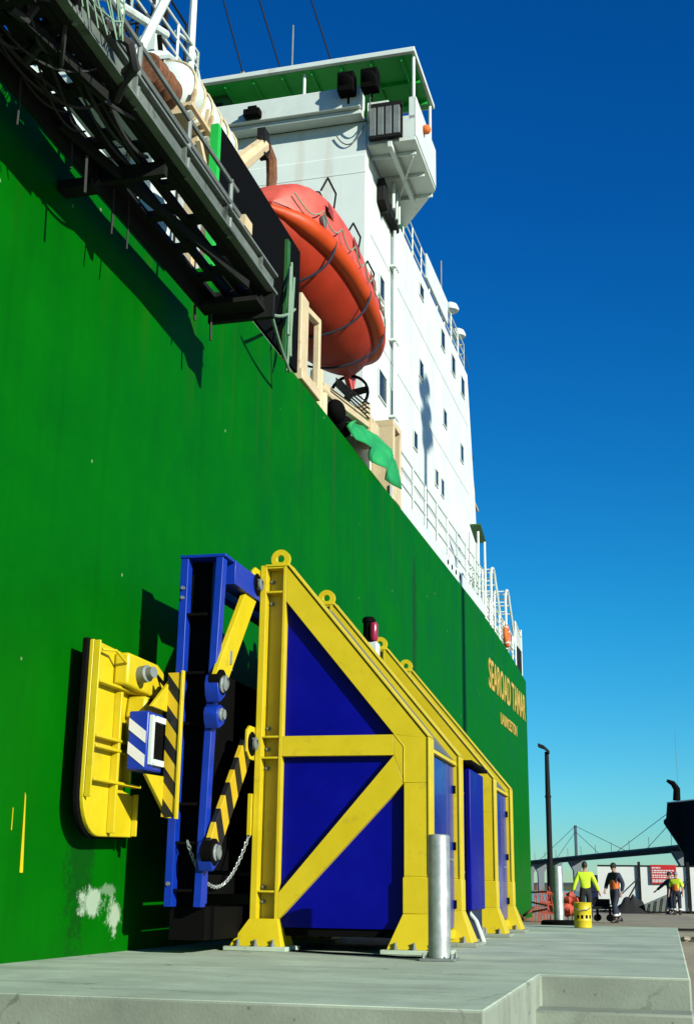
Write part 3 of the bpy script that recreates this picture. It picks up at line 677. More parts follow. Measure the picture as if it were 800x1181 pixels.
mb = MB(SHIP); mb.sbox(3.3, 5.8, 1.6, 2.5, 13.16, 13.30); mb.sbox(4.0, 4.2, 1.6, 1.8, 9, 12.75); mb.sbox(5.5, 5.7, 1.6, 1.8, 9, 13.16); mb.sbox(4.0, 4.2, 1.6, 1.8, 12.7, 13.16); mb.bar(S(3.9, 1.55, 13.0), S(5.6, 1.55, 11.2), .1, .1); P('raft_rack', mb, CREAM, bevel=.01)
mb = MB(SHIP); mb.lathe(S(2.35, 1.9, 13.42), [(.0, 0), (.27, .01), (.30, .04), (.30, .30), (.315, .32), (.30, .34), (.30, .60), (.315, .62), (.30, .64), (.30, .90), (.28, .93), (.24, .92), (.0, .90)], axis=(0, 1, .12), n=22)
single(mb, 'rusty_tank', RUST, 'rusty brown drum shaped bundle lying beside the liferaft canisters', 'tank', S(3.0, 1.9, 13.2), F=SHIP)
# gangway stowed outboard, horizontal, seen from below
gw = thing('stowed_gangway', 'dark slatted gangway stowed horizontally along the top of the green hull', 'gangway', S(-5, -.8, 7.75), SHIP)
random.seed(11)
mb = MB(SHIP)
tt_ = [-.38, -.47, -.60, -.68, -.80, -.88, -1.00, -1.08, -1.17]
for k in range(0, 8, 2): mb.sbox(-11, 0, tt_[k], tt_[k+1], 7.90, 7.98)
mb.sbox(-11, 0, -1.09, -1.17, 7.90, 7.98)
for k in range(1, 7, 2):
    s = -11.+.2*k
    while s < 0:
        if s > -4.6: gap, L_ = .62, .14
        else: gap, L_ = .08+.22*random.random(), .10+.45*random.random()
        mb.sbox(s, min(s+L_, 0), tt_[k], tt_[k+1], 7.905, 7.975); s += L_+gap
for s in (-9, -6, -3.2, -.08): mb.sbox(s, s+.08, -.38, -1.12, 7.74, 7.90)
mb.bar(S(-4.2, -.45, 7.8), S(-.5, -1.08, 7.8), .05, .1); mb.bar(S(-8.2, -.45, 7.8), S(-4.5, -1.08, 7.8), .05, .1)
mb.build('grating', DKST, gw)  # slats blacked to put the underside's shade into the colour
mb = MB(SHIP); mb.sbox(-11, .02, -.32, -.379, 7.7, 8.05); mb.sbox(-.01, .07, -.38, -1.25, 7.58, 8.0); mb.sbox(-.35, -.02, -.40, -1.15, 7.66, 7.72); mb.build('inner_beam', DKST, gw)
mb = MB(SHIP); mb.sbox(-11, .1, -1.172, -1.21, 7.92, 8.20); mb.sbox(-11, .1, -1.21, -1.27, 7.92, 7.95); mb.sbox(-11, .1, -1.21, -1.27, 8.17, 8.20)
for k in range(9): mb.sbox(-10.5+1.25*k, -10.47+1.25*k, -1.21, -1.26, 7.95, 8.17)
mb.build('side_beam', GREYW, gw)
mb = MB(SHIP)
mb.tube([S(-11, -1.2, 8.35), S(-1.2, -1.2, 8.35)], .035, 6); mb.tube([S(-11, -1.2, 8.62), S(-1.3, -1.2, 8.62)], .03, 6); mb.bar(S(-4.8, -1.1, 8.5), S(-1.0, -1.1, 8.12), .06, .12)
for k in range(8): mb.tube([S(-10.6+1.3*k, -1.2, 7.9), S(-10.6+1.3*k, -1.2, 8.65)], .028, 6)
mb.build('handrail', GREY, gw)
mb = MB(SHIP); mb.sbox(-1.2, -.95, -1.12, -1.28, 8.21, 8.36); mb.build('rail_block', CREAM, gw)
for k in range(4):
    mb = MB(SHIP); mb.bar(S(-10.2+2.3*k, -.02, 8.35), S(-10.2+2.3*k, -.42, 7.66), .08, .08); mb.sbox(-10.3+2.3*k, -10.1+2.3*k, -.02, -.4, 7.6, 7.7)
    mb.build('support_bracket', DKST, gw)
for s, t_, z, l in ((-.2, -.5, 7.6, .35), (-.5, -.4, 7.6, .2), (-3.9, -.6, 7.6, .4)): mb = MB(SHIP); mb.tube([S(s, t_, z), S(s+.02, t_, z-l)], .018, 5); mb.build('hanging_line', ROPED, gw)
# dark rolled gear heaped on the gangway
random.seed(5); mb = MB(SHIP)
for i in range(60):
    s = -10.4+5.9*random.random(); c = S(s, -.5-.6*random.random(), 8.02+.34*random.random()); r_ = .16+.22*random.random()
    e1 = Vector((random.random()-.5, random.random()-.5, .5*random.random()-.25)).normalized(); e2 = e1.cross(Vector((.4*random.random()-.2, .4*random.random()-.2, 1))).normalized()
    mb.tube([c+e1*r_*math.cos(k*.55)*(1+.2*math.sin(k*1.7+i))+e2*r_*math.sin(k*.55)*(1+.2*math.cos(k*1.3+i))+Vector((0, 0, .012*k)) for k in range(14)], .028+.02*random.random(), 6)
single(mb, 'rope_heap', ROPED, 'heap of dark ropes and gear lying on the forward end of the gangway', 'ropes', S(-7.6, -.85, 7.89), F=SHIP)
# net hanging over the side of the gangway
random.seed(9); mb = MB(SHIP)
def npt(u, v): return S(-8.05+3.2*u+.10*math.sin(v*9+u*20), -1.42-.06*math.sin(u*30)-.04*math.sin(v*7), 9.8-1.85*v-.12*math.sin(u*17))
for i in range(38):
    u = i/37
    mb.tube([npt(u+.05*v*math.sin(i*1.7), v) for v in [k/8 for k in range(9)]], .0085, 4)
for j in range(7):
    v = .1+.13*j
    mb.tube([npt(k/24, v+.03*math.sin(k*1.3+j)) for k in range(25)], .010, 4)
for j in range(5): mb.tube([npt(.1+.15*j, 0), npt(.35+.15*j, 1)], .010, 4)
single(mb, 'cargo_net', ROPE, 'pale green rope net hanging over the forward side of the gangway', 'net', S(-5.8, -1.42, 7.7), F=SHIP)
random.seed(21); mb = MB(SHIP)
for i in range(26):
    s = -7.4+2.9*random.random(); t0 = -.35-.8*random.random()
    a = S(s, t0, 7.92); b = S(s+.5+1.1*random.random(), -.3-.85*random.random(), 7.92); mb.tube(catenary(a, b, .04+.22*random.random(), 10), .010+.014*random.random(), 5)
for i in range(7):
    s = -7.2+6*random.random(); mb.tube([S(s, -.42, 7.9), S(s+.03, -.42, 7.6), S(s+.01, -.43, 7.5-.25*random.random())], .012, 5)
single(mb, 'slack_lines', ROPED, 'dark slack ropes sagging beneath the slatted gangway', 'ropes', S(-5.6, -.7, 7.5), F=SHIP)
# mooring ropes hanging by the screen
mb = MB(SHIP)
for a, b in ((S(4.15, -.10, 10.5), S(3.35, -.35, 8.9)), (S(4.2, -.1, 10.6), S(3.5, -.35, 8.6)), (S(4.35, -.1, 10.4), S(3.6, -.3, 8.7)), (S(4.5, -.08, 9.9), S(2.0, -.55, 8.6)), (S(3.4, -.35, 8.9), S(3.5, -.3, 8.35)), (S(1.9, -.55, 8.65), S(3.5, -.35, 8.35))):
    mb.tube(catenary(a, b, .06), .024, 6)
single(mb, 'hanging_ropes', ROPE, 'pale green ropes hanging between the black screen and the gangway end', 'ropes', S(1.4, -1.1, 7.7), F=SHIP)

# ------------------------------------------------------------------ mooring unit on the slab
mu = thing('mooring_unit', 'yellow and blue steel mooring machine bolted to the concrete slab against the green hull', 'mooring unit', (-3.6, 18, 0))
def Q(name, mb, m, parent=mu, bevel=0., label=None):
    o = mb.build(name, m, parent, bevel)
    if label: o['label'] = label
    return o
FY = [14.19, 16.41, 19.89, 22.07]; D = .26
for n, y in enumerate(FY):
    def poly(mb, pts, y0=0., d=D): mb.prism([(x, y+y0, z) for x, z in pts], (0, d, 0))
    mb = MB()
    A, B, C_, Dk = (-4.23, 4.38), (-4.23, 3.95), (-2.915, 2.355), (-2.53, 2.31)
    poly(mb, [A, B, C_, Dk]); poly(mb, [C_, (-2.915, 2.125), (-2.80, 1.82), (-2.53, 1.82), Dk])
    poly(mb, [(-4.23, 2.125), (-2.917, 2.125), (-2.917, 2.355), (-4.23, 2.355)])
    poly(mb, [(-2.80, .40), (-2.53, .40), (-2.53, 1.818), (-2.80, 1.818)])
    poly(mb, [(-4.23, .62), (-4.23, .33), (-2.803, 1.82), (-2.918, 2.122)])
    # open channel column
    mb.box((-4.555, y-.004, .33), (-4.48, y+D+.004, 4.40)); mb.box((-4.479, y+.15, .33), (-4.272, y+.18, 4.36)); mb.box((-4.271, y-.003, .33), (-4.232, y+D+.003, 4.38))
    for z in (.62, 2.10, 2.34, 4.06, 4.36): mb.box((-4.479, y+.004, z), (-4.272, y+.149, z+.022))
    mb.box((-4.50, y-.008, 4.384), (-4.20, y+D+.008, 4.41))
    # outer flange plates
    mb.bar((-4.20, y+D/2, 4.385), (-2.515, y+D/2, 2.33), D+.03, .022, up=(.63, 0, .77)); mb.box((-2.529, y-.014, .40), (-2.507, y+D+.014, 2.32))
    # thin raised weld seam at the knee
    mb.bar((-2.915, y-.003, 2.36), (-2.80, y-.003, 2.22), .006, .012); mb.bar((-2.80, y-.003, 2.22), (-2.80, y-.003, 1.82), .006, .012); mb.bar((-2.80, y-.003, .82), (-2.53, y-.003, .82), .006, .012)
    fr = Q('support_frame', mb, YEL, bevel=.006)
    for x0, x1, X0, X1, zt in ((-4.557, -4.225, -4.74, -4.14, .34), (-2.81, -2.50, -2.97, -2.36, .42)):
        mb = MB()
        mb.loft([[(X0, y-.12, .05), (X1, y-.12, .05), (X1, y+D+.12, .05), (X0, y+D+.12, .05)], [(X0+.01, y-.11, .08), (X1-.01, y-.11, .08), (X1-.01, y+D+.11, .08), (X0+.01, y+D+.11, .08)],
                 [(x0, y-.015, zt), (x1, y-.015, zt), (x1, y+D+.015, zt), (x0, y+D+.015, zt)]])
        if x0 > -3: mb.box((-2.812, y-.018, .42), (-2.498, y+D+.018, .80))
        Q('foot', mb, YEL, fr, .006)
        for k in range(3):
            mb = MB(); x = X0+.1+k*(X1-X0-.2)/2
            mb.lathe((x, y-.13, .05), [(.028, 0), (.028, .03), (.016, .03), (.016, .075)], n=8); Q('bolt', mb, GREY, fr)
        mb = MB(); mb.box((X0-.06, y-.17, .001), (X1+.06, y+D+.17, .05)); Q('grout_pad', mb, CONCF if n else CONC, fr, .008)
    for z in (.52, .68, 2.0, 2.22, 2.46, 3.95, 4.22):
        mb = MB(); mb.lathe((-4.445, y+.15, z), [(.026, 0), (.026, .025), (.014, .025), (.014, .05)], axis=(0, -1, 0), n=6); Q('bolt', mb, GREY, fr)
    # lifting eye: plate ring on a short stem
    mb = MB(); c = Vector((-4.345, y+D/2, 4.50)); n_ = 28; rg = []
    for ro in ((.118, -.028), (.118, .028), (.046, .028), (.046, -.028)):
        rg.append([c+Vector((math.cos(2*math.pi*j/n_)*ro[0], ro[1], math.sin(2*math.pi*j/n_)*ro[0])) for j in range(n_)])
    mb.loft(rg+[rg[0]], cap=False); mb.box((-4.45, y+D/2-.025, 4.411), (-4.24, y+D/2+.025, 4.46))
    Q('lifting_eye', mb, YEL, fr, .004)
# blue cladding boxes between frames 1-2 and 3-4
inner = [(-4.24, .25), (-2.78, .25), (-2.78, 2.20), (-2.9, 2.36), (-4.24, 3.98)]
for a, b in ((FY[0], FY[1]), (FY[2], FY[3])):
    mb = MB(); mb.prism([(x, a+.10, z) for x, z in inner], (0, .02, 0)); Q('front_panel', mb, BLUP)
    mb = MB(); mb.prism([(x, b+D-.12, z) for x, z in inner], (0, .02, 0)); Q('rear_panel', mb, BLUP)
    mb = MB(); mb.box((-2.62, a+D+.004, .22), (-2.595, b-.004, 2.18)); sp = Q('side_door', mb, BLUG, bevel=.004)
    mb = MB(); Q('handle', mb.box((-2.594, a+D+.05, 1.15), (-2.57, a+D+.09, 1.3)), STEEL, sp); mb = MB(); mb.box((-2.594, b-.5, 1.02), (-2.56, b-.2, 1.04)); Q('handle', mb, STEEL, sp)
    for z in (.5, 1.2, 1.9): mb = MB(); mb.lathe((-2.58, b-.03, z-.05), [(.018, 0), (.018, .1)], n=8); Q('hinge', mb, BLK, sp)
    mb = MB(); mb.box((-2.63, a+D+.004, 2.20), (-2.55, b-.004, 2.24)); Q('sill_bar', mb, YEL); mb = MB(); mb.box((-2.64, a+D+.004, .10), (-2.58, b-.004, .2)); Q('sill_bar', mb, YEL)
    mb = MB(); mb.bar((-4.22, (a+b+D)/2, 4.26), (-2.60, (a+b+D)/2, 2.27), b-a-D-.01, .02, up=(.63, 0, .77)); Q('roof_plate', mb, SLATE)
    mb = MB(); mb.box((-4.40, a+D+.01, .25), (-4.38, b-.01, 4.2)); Q('light_stop_panel', mb, BLK)  # back plate added to keep light out, black in place of shade
    mb = MB(); mb.box((-4.24, a+.13, .16), (-2.66, b+D-.13, .24)); Q('floor_plate', mb, BLK)
# added plate, blacked as shade in the open gap between the boxes
mb = MB(); mb.box((-4.42, FY[1]+D+.01, .3), (-4.36, FY[2]-.01, 4.1)); Q('light_stop_panel', mb, BLK)
# control cabinet
mb = MB(); mb.box((-3.12, 17.0, .42), (-2.46, 18.25, 2.22)); cb = Q('control_cabinet', mb, BLUP, bevel=.015)
mb = MB(); mb.box((-3.15, 16.76, 2.26), (-2.40, 18.3, 2.31)); mb.box((-3.0, 17.1, 2.22), (-2.6, 18.1, 2.26)); Q('hood', mb, BLK, cb, .01)
for z in (.75, 1.75):
    mb = MB(); mb.box((-2.66, 16.95, z), (-2.63, 17.0, z+.14)); mb.box((-2.66, 16.94, z+.13), (-2.54, 16.955, z+.155)); Q('handle', mb, STEEL, cb)
mb = MB(); mb.tube([(-2.52, 16.96, .15), (-2.52, 16.96, 2.2)], .012); Q('door_rod', mb, BLK, cb)
mb = MB(); mb.box((-3.1, 17.05, .05), (-2.5, 18.2, .42)); Q('plinth', mb, BLUD, cb)
# beacon
mb = MB(); mb.box((-4.29, 18.4, 4.02), (-4.05, 18.64, 4.24)); bc = Q('beacon_box', mb, WHT2, bevel=.01)
mb = MB(); mb.lathe((-4.19, 18.48, 4.24), [(.10, 0), (.10, .04), (.085, .05), (.085, .30), (.1, .31), (.1, .36), (.07, .39)], n=18); Q('beacon', mb, BLK, bc)
mb = MB(); mb.lathe((-4.10, 18.42, 4.25), [(.05, 0), (.065, .04), (.065, .24), (.05, .28)], n=14); Q('beacon_lens', mb, PINK, bc)
mb = MB(); mb.bar((-4.2, 18.55, 3.2), (-4.2, 18.55, 4.02), .09, .09); mb.bar((-4.2, FY[1]+D, 3.6), (-4.2, FY[2], 3.6), .1, .1); Q('beacon_post', mb, BLUD, bc)
# blue guide frame
for y in (12.95, 16.2):
    mb = MB()
    mb.box((-5.10, y, .47), (-5.01, y+.14, 4.20)); mb.loft([[(x1-.085, y, z), (x1, y, z), (x1, y+.14, z), (x1-.085, y+.14, z)] for z, x1 in ((.47, -4.69), (2.0, -4.66), (4.2, -4.60))]); mb.box((-5.10, y+.14, .47), (-5.06, y+.3, 4.2)); mb.box((-4.77, y+.14, .5), (-4.73, y+.3, 4.2))
    mb.box((-5.11, y-.005, 4.205), (-4.57, y+.305, 4.24))
    gf = Q('guide_rail', mb, BLUE, bevel=.006)
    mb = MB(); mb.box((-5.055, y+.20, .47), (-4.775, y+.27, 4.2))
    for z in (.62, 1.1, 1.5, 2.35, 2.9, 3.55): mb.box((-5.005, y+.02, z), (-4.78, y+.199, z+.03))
    Q('shaded_web', mb, BLK, gf)  # web and stiffeners blacked to stand in for shade between the tubes
    for z in (3.75, 3.86, .7, 1.9): mb = MB(); mb.lathe((-5.055, y-.002, z), [(.022, 0), (.022, .03)], axis=(0, -1, 0), n=6); Q('bolt', mb, GREY, gf)
    for x in (-4.72, -4.65): mb = MB(); mb.lathe((x, y+.2, 4.238), [(.03, 0), (.03, .03)], n=6); Q('bolt', mb, GREY, gf)
mb = MB(); mb.box((-4.78, 13.26, 3.96), (-4.56, 16.19, 4.235)); mb.box((-5.10, 13.26, 4.0), (-4.97, 16.19, 4.2)); Q('top_beam', mb, BLUE, bevel=.006)
mb = MB(); mb.box((-4.95, 13.26, .6), (-4.80, 16.19, .8)); mb.box((-5.0, 13.27, .85), (-4.9, 16.18, 3.05)); Q('beam_and_shade_plate', mb, BLK)  # low beam, and a tall black plate added to shade the hull behind
mb = MB(); mb.box((-5.08, 13.3, .14), (-4.66, 16.4, .466)); mb.box((-5.09, 13.12, .14), (-4.70, 13.299, .468)); Q('shadow_skirt', mb, BLK)  # skirt added to carry the guide frame's shadow down the hull
mb = MB()
for k, x in enumerate((-4.7, -4.66, -4.62)): mb.tube([(x, 13.28, 3.35+.03*k), (x, 13.4, 3.35), (x, 13.42, 3.0)], .014); 
mb.box((-4.75, 13.27, 3.05), (-4.58, 13.33, 3.2)); Q('hydraulic_fitting', mb, STEEL)
# arms
def arm(p, q, w, th, m, name, tip):
    p, q = Vector(p), Vector(q); d = (q-p).normalized(); n_ = Vector((1, 0, 0)); u = n_.cross(d)
    a = MB(); pts = []
    pts += [p+u*w*.42-d*.02, p+u*w*.5+d*.25, q+u*w*.5-d*.1, q-u*w*.5-d*.1, p-u*w*.5+d*.25, p-u*w*.42-d*.02]
    a.prism([v-n_*th/2 for v in pts], n_*th)
    o = Q(name, a, m, bevel=.006)
    for c in (q, p):
        b = MB(); b.lathe(c-n_*.06, [(.12, 0), (.14, .01), (.14, .12), (.12, .13)], axis=(1, 0, 0)); Q('pivot_boss', b, BLK, o)
        b = MB(); b.lathe(c-n_*.07, [(.07, 0), (.075, .18), (.05, .19), (.05, .17)], axis=(1, 0, 0)); Q('pivot_pin', b, GREY, o)
    return o
arm((-4.62, 12.98, 2.80), (-4.62, 14.10, 4.14), .33, .06, YEL, 'upper_arm', 1)
arm((-4.62, 12.96, 1.02), (-4.62, 14.10, 2.26), .31, .06, HAZ2, 'lower_arm', 1)
for z in (2.77, 2.45, 1.02):
    s_ = .78 if z != 2.45 else .62
    mb = MB(); mb.prism([(-4.72, 12.95-.0, z+.17*s_), (-4.72, 12.87, z+.12*s_), (-4.72, 12.84, z), (-4.72, 12.86, z-.13*s_), (-4.72, 12.92, z-.25*s_), (-4.72, 13.08, z-.14*s_), (-4.72, 13.13, z), (-4.72, 13.08, z+.14*s_)], (.16, 0, 0)); lg = Q('pivot_lug', mb, BLUE, bevel=.01)
    mb = MB(); mb.lathe((-4.56, 12.95, z), [(.11*s_, 0), (.11*s_, .02), (.085*s_, .03), (.085*s_, .05), (.05*s_, .05)], axis=(1, 0, 0)); Q('pivot_pin', mb, STEEL, lg)
for z in (4.14, 2.26):
    mb = MB(); mb.prism([(-4.60, 13.93, z+.14), (-4.60, 13.93, z-.10), (-4.60, 14.04, z-.18), (-4.60, 14.5, z-.18), (-4.60, 14.5, z+.2), (-4.60, 14.02, z+.2)], (.035, 0, 0)); lg = Q('frame_lug', mb, YEL, bevel=.006)
    mb = MB(); mb.lathe((-4.565, 14.06, z), [(.12, 0), (.12, .02), (.10, .02), (.10, .005), (.05, .005), (.05, .03), (.0, .03)], axis=(1, 0, 0)); Q('bearing', mb, BLK, lg)
# vacuum pad against the hull
def pz(y, z): return (-5.50, y, z)
mb = MB()
out = [(11.60, 3.05), (13.05, 3.02), (13.18, 2.92), (13.18, 2.55), (12.9, 2.40), (12.55, 2.38), (12.55, 1.62), (12.85, 1.58), (12.85, 1.16)]
rc = arc((0, 12.02, 1.56), .42, 270, 180, 8, (0, 1, 0), (0, 0, 1))
outl = [(-5.50, y, z) for y, z in out]+[(-5.50, p.y, p.z) for p in rc]
mb.prism(outl, (.05, 0, 0))
pad = Q('vacuum_pad', mb, YEL, bevel=.01)
mb = MB(); mb.prism([(-5.575, 11.585+(y-11.6)*1.0, z+(.02 if z > 2 else -.02)) for _, y, z in outl], (.074, 0, 0)); Q('seal', mb, RUB, pad, .02)
mb = MB()
mb.box((-5.449, 11.60, 1.50), (-5.38, 11.625, 3.04))
for z, y1 in ((2.62, 12.6), (2.08, 12.5), (1.98, 12.5), (1.66, 12.8)): mb.box((-5.449, 11.63, z), (-5.36, y1, z+.03))
mb.box((-5.449, 12.18, 1.18), (-5.37, 12.23, 2.6)); mb.box((-5.449, 12.50, 1.7), (-5.37, 12.54, 2.45)); mb.box((-5.449, 12.80, 1.17), (-5.39, 12.83, 1.60))
mb.tube([(-5.40, 11.70, 2.96), (-5.34, 11.9, 2.98), (-5.30, 12.1, 2.88)], .015)
Q('rib', mb, YEL, pad, .006)
mb = MB(); mb.prism([(-5.449, 12.10, 2.66), (-5.449, 13.10, 2.60), (-5.449, 13.14, 2.92), (-5.449, 12.9, 3.0), (-5.449, 12.1, 3.0)], (.17, 0, 0)); mb.prism([(-5.449, 12.45, 2.36), (-5.449, 13.0, 2.42), (-5.449, 13.0, 2.6), (-5.449, 12.5, 2.6)], (.22, 0, 0))
Q('pad_housing', mb, YEL, pad, .03)
mb = MB(); mb.lathe((-5.28, 12.38, 2.80), [(.09, 0), (.09, .12), (.06, .13), (.06, .2)], axis=(1, -.3, .1)); Q('port_fitting', mb, GREY, pad)
mb = MB(); mb.box((-5.27, 12.55, 2.52), (-5.2, 12.8, 2.58)); mb.tube([(-5.3, 12.85, 2.9), (-5.2, 13.0, 2.75), (-5.22, 13.02, 2.5)], .02); Q('rubber_stop', mb, RUB, pad)
# blue spreader block with white stripes, between pad and guide rail
mb = MB(); mb.box((-5.28, 12.18, 1.80), (-5.06, 12.60, 2.40)); bk = Q('spreader_block', mb, BLUE, bevel=.02)
mb = MB()
for z in (1.93, 2.17): mb.prism([(-5.27, 12.174, z+.16), (-5.08, 12.174, z+.02), (-5.08, 12.174, z-.10), (-5.27, 12.174, z+.04)], (0, .004, 0))
Q('white_stripe', mb, SIGNW, bk)
mb = MB(); mb.box((-5.056, 12.2, 1.86), (-5.02, 12.24, 2.36)); mb.box((-5.056, 12.26, 1.88), (-5.035, 12.30, 2.34)); mb.box((-5.056, 12.3, 2.30), (-5.02, 12.56, 2.36)); mb.box((-5.056, 12.3, 1.86), (-5.02, 12.56, 1.92)); Q('end_bracket', mb, WHT2, bk)
mb = MB(); mb.box((-5.0555, 12.31, 1.93), (-5.05, 12.58, 2.29)); Q('dark_opening', mb, BLK, bk)
mb = MB(); mb.prism([(-5.08, 12.2, 2.45), (-5.08, 12.90, 2.44), (-5.08, 12.90, 2.86), (-5.08, 12.8, 2.86)], (.04, 0, 0)); Q('gusset_plate', mb, YEL, bk, .006); mb = MB(); mb.prism([(-5.08, 12.15, 1.76), (-5.08, 12.90, 1.78), (-5.08, 12.90, 1.36), (-5.08, 12.8, 1.36)], (.04, 0, 0)); Q('gusset_plate', mb, YEL, bk, .006)
mb = MB(); mb.box((-5.05, 12.62, 1.36), (-4.90, 12.65, 2.86)); Q('hazard_plate', mb, HAZ, bk, .004)
mb = MB(); mb.box((-4.897, 12.60, 1.34), (-4.87, 12.66, 2.88)); Q('plate_flange', mb, YEL, bk, .004)
# chain
mb = MB(); ch = catenary((-4.85, 12.90, 1.13), (-4.58, 14.16, 1.26), .52, 46)
for i in range(46):
    a, b = ch[i], ch[i+1]; c = (a+b)/2; d = (b-a).normalized(); l = (b-a).length
    u = Vector((1, 0, 0)) if i % 2 else d.cross(Vector((1, 0, 0))).normalized()
    mb.tube([c+d*l*.68*math.cos(2*math.pi*k/10)+u*.017*math.sin(2*math.pi*k/10) for k in range(10)], .0065, 5, closed=True)
Q('safety_chain', mb, STEEL)
mb = MB(); mb.box((-4.60, 14.12, 1.24), (-4.56, 14.18, 1.70)); Q('chain_bracket', mb, YEL)

# loose bits beside the feet
mb = MB(); mb.tube([(-2.74, 17.3, .50), (-2.58, 17.2, .44), (-2.42, 17.05, .28), (-2.33, 16.9, .10), (-2.30, 16.85, .03)], .035, 10)
single(mb, 'white_hose', WHT2, 'thick white hose end hanging to the slab beside the blue cabinet', 'hose', (-2.35, 16.9, .0))
mb = MB(); mb.box((-2.95, 19.0, .005), (-2.62, 19.35, .14)); mb.box((-2.96, 18.99, .14), (-2.61, 19.36, .155))
single(mb, 'junction_box', STEEL, 'small pale metal junction box on the slab below the third yellow frame', 'box', (-2.78, 19.2, 0), bevel=.01)
mb = MB(); mb.tube([(-4.0, 14.0, .02), (-3.5, 13.75, .018), (-3.1, 13.62, .018), (-2.7, 13.35, .018), (-2.35, 13.28, .02)], .012, 6)  # slim black tube drawing a thin dark line across the slab
single(mb, 'ground_line', BLK, 'thin black line lying on the concrete slab between bollard and machine', 'cable', (-3.2, 13.7, 0))

# ------------------------------------------------------------------ bollards
def bollard():
    t = thing('steel_bollard', 'tall galvanised pipe bollard standing in front of the blue side door', 'bollard', (-2.235, 13.15, 0), group='galvanised pipe bollards on the slab')
    mb = MB(); mb.lathe((-2.235, 13.15, .03), [(.112, 0), (.112, 1.165), (.100, 1.183), (.05, 1.19), (.0, 1.19)], n=32); mb.build('pipe', STEEL, t)
    mb = MB(); mb.box((-2.41, 12.98, .002), (-2.06, 13.32, .028)); mb.build('base_plate', GREY, t, .004)
    for a in (-.14, .14):
        for b in (-.14, .14): mb = MB(); mb.lathe((-2.235+a, 13.15+b, .028), [(.018, 0), (.018, .03), (.01, .03), (.01, .05)], n=6); mb.build('anchor_bolt', GREY, t)
    return t
b1 = bollard(); b2 = copy_tree(b1); b2.location = (-2.33, 29.2, -.065); b2['label'] = 'distant galvanised pipe bollard in front of the dark lamp post'
b2.scale = (1, 1, 1.03)

# ------------------------------------------------------------------ background things
GY = ground_z
lm = thing('light_mast', 'tall floodlight mast standing on the open wharf to the right of the view', 'light mast', (18.3, 20.3, -.5))
mb = MB(); mb.tube([(18.3, 20.3, -.5), (18.3, 20.3, 12), (18.3, 20.3, 26)], [.34, .26, .17], 12); mb.build('pole', STEEL, lm)
mb = MB(); mb.tube([(18.9, 19.5, 25.2), (17.7, 21.1, 25.2)], .08); mb.tube([(18.9, 19.5, 26.2), (17.7, 21.1, 26.2)], .08); mb.build('cross_arm', STEEL, lm)
for k in range(4):
    for z in (24.9, 25.6, 26.4):
        mb = MB(); c = Vector((18.95-.4*k, 19.45+.55*k+.3*(26-z), z)); mb.box(c-Vector((.24, .26, .2)), c+Vector((.24, .26, .2))); mb.build('floodlight', BLK, lm, .04)
# dark rubber mat at the far bollard
mb = MB(); mb.lathe((-2.15, 28.4, GY(28.4)+.005), [(.46, 0), (.50, .03), (.50, .10), (.46, .13), (.27, .13), (.25, .10), (.25, .03), (.27, 0)], n=28)
single(mb, 'old_tyre', RUB, 'black old tyre lying flat at the foot of the distant bollard', 'tyre', (-2.15, 28.4, GY(28.4)))
# kerb timber at the slab's far edge
mb = MB(); mb.box((-5.2, 27.15, -.06), (.6, 27.3, -.02)); single(mb, 'edge_timber', DKST, 'long dark timber lying along the far edge of the concrete slab', 'timber', (-2, 27.2, -.07))
mb = MB(); mb.box((.24, 24.5, -.22), (.9, 24.6, -.13)); mb.box((.24, 25.1, -.22), (.9, 25.2, -.13)); mb.box((.24, 24.4, -.13), (.33, 25.3, -.10)); mb.box((.42, 24.4, -.13), (.51, 25.3, -.10)); mb.box((.6, 24.4, -.13), (.69, 25.3, -.10))
single(mb, 'timber_pallet', CREAM, 'weathered wooden pallet beside the right edge of the slab', 'pallet', (.5, 24.9, GY(24.9)))
# yellow drum on the slab
d = thing('yellow_drum', 'small yellow drum with dark blotches standing on the far end of the slab', 'drum', (-1.59, 25.5, 0))
mb = MB(); mb.lathe((-1.59, 25.5, .002), [(.155, 0), (.165, .01), (.165, .12), (.172, .13), (.165, .14), (.165, .30), (.172, .31), (.165, .32), (.165, .44), (.172, .45), (.16, .46), (.15, .445)], n=30); mb.build('body', YEL, d)
for a in (-35, -8, 22, 50):
    mb = MB(); mb.loft([[Vector((-1.59, 25.5, 0))+Vector((math.sin(rad(a+da))*r, -math.cos(rad(a+da))*r, z)) for z in (.17, .235)] for da in (0, 5, 10, 15) for r in (.1675,)], cap=False, closed=False); mb.build('dark_mark', BLK, d)
mb = MB(); mb.tube([(-1.75, 25.5, .40), (-1.72, 25.33, .34), (-1.59, 25.30, .32), (-1.46, 25.33, .34), (-1.43, 25.5, .40)], .008, 6); mb.build('handle', GREY, d)
# tall lamp post beyond
lp_ = thing('lamp_post', 'tall thin dark lamp post with a short angled head, beyond the ship stern', 'lamp post', (-5.28, 62, -.3))
mb = MB(); mb.tube([(-5.28, 62, -.3), (-5.28, 62, 1.7)], .17, 12); mb.tube([(-5.28, 62, 1.7), (-5.28, 62, 4.9), (-5.28, 62, 7.0)], [.13, .125, .10], 12); mb.lathe((-5.28, 62, 4.85), [(.15, 0), (.15, .1)]); mb.build('pole', DKST, lp_)
mb = MB(); mb.loft([[(x, 61.8, z-.1), (x, 62.2, z-.1), (x, 62.15, z+.08), (x, 61.85, z+.08)] for x, z in ((-5.15, 6.98), (-5.4, 7.22), (-5.68, 7.33))]); mb.build('lamp_head', DKST, lp_, .03)
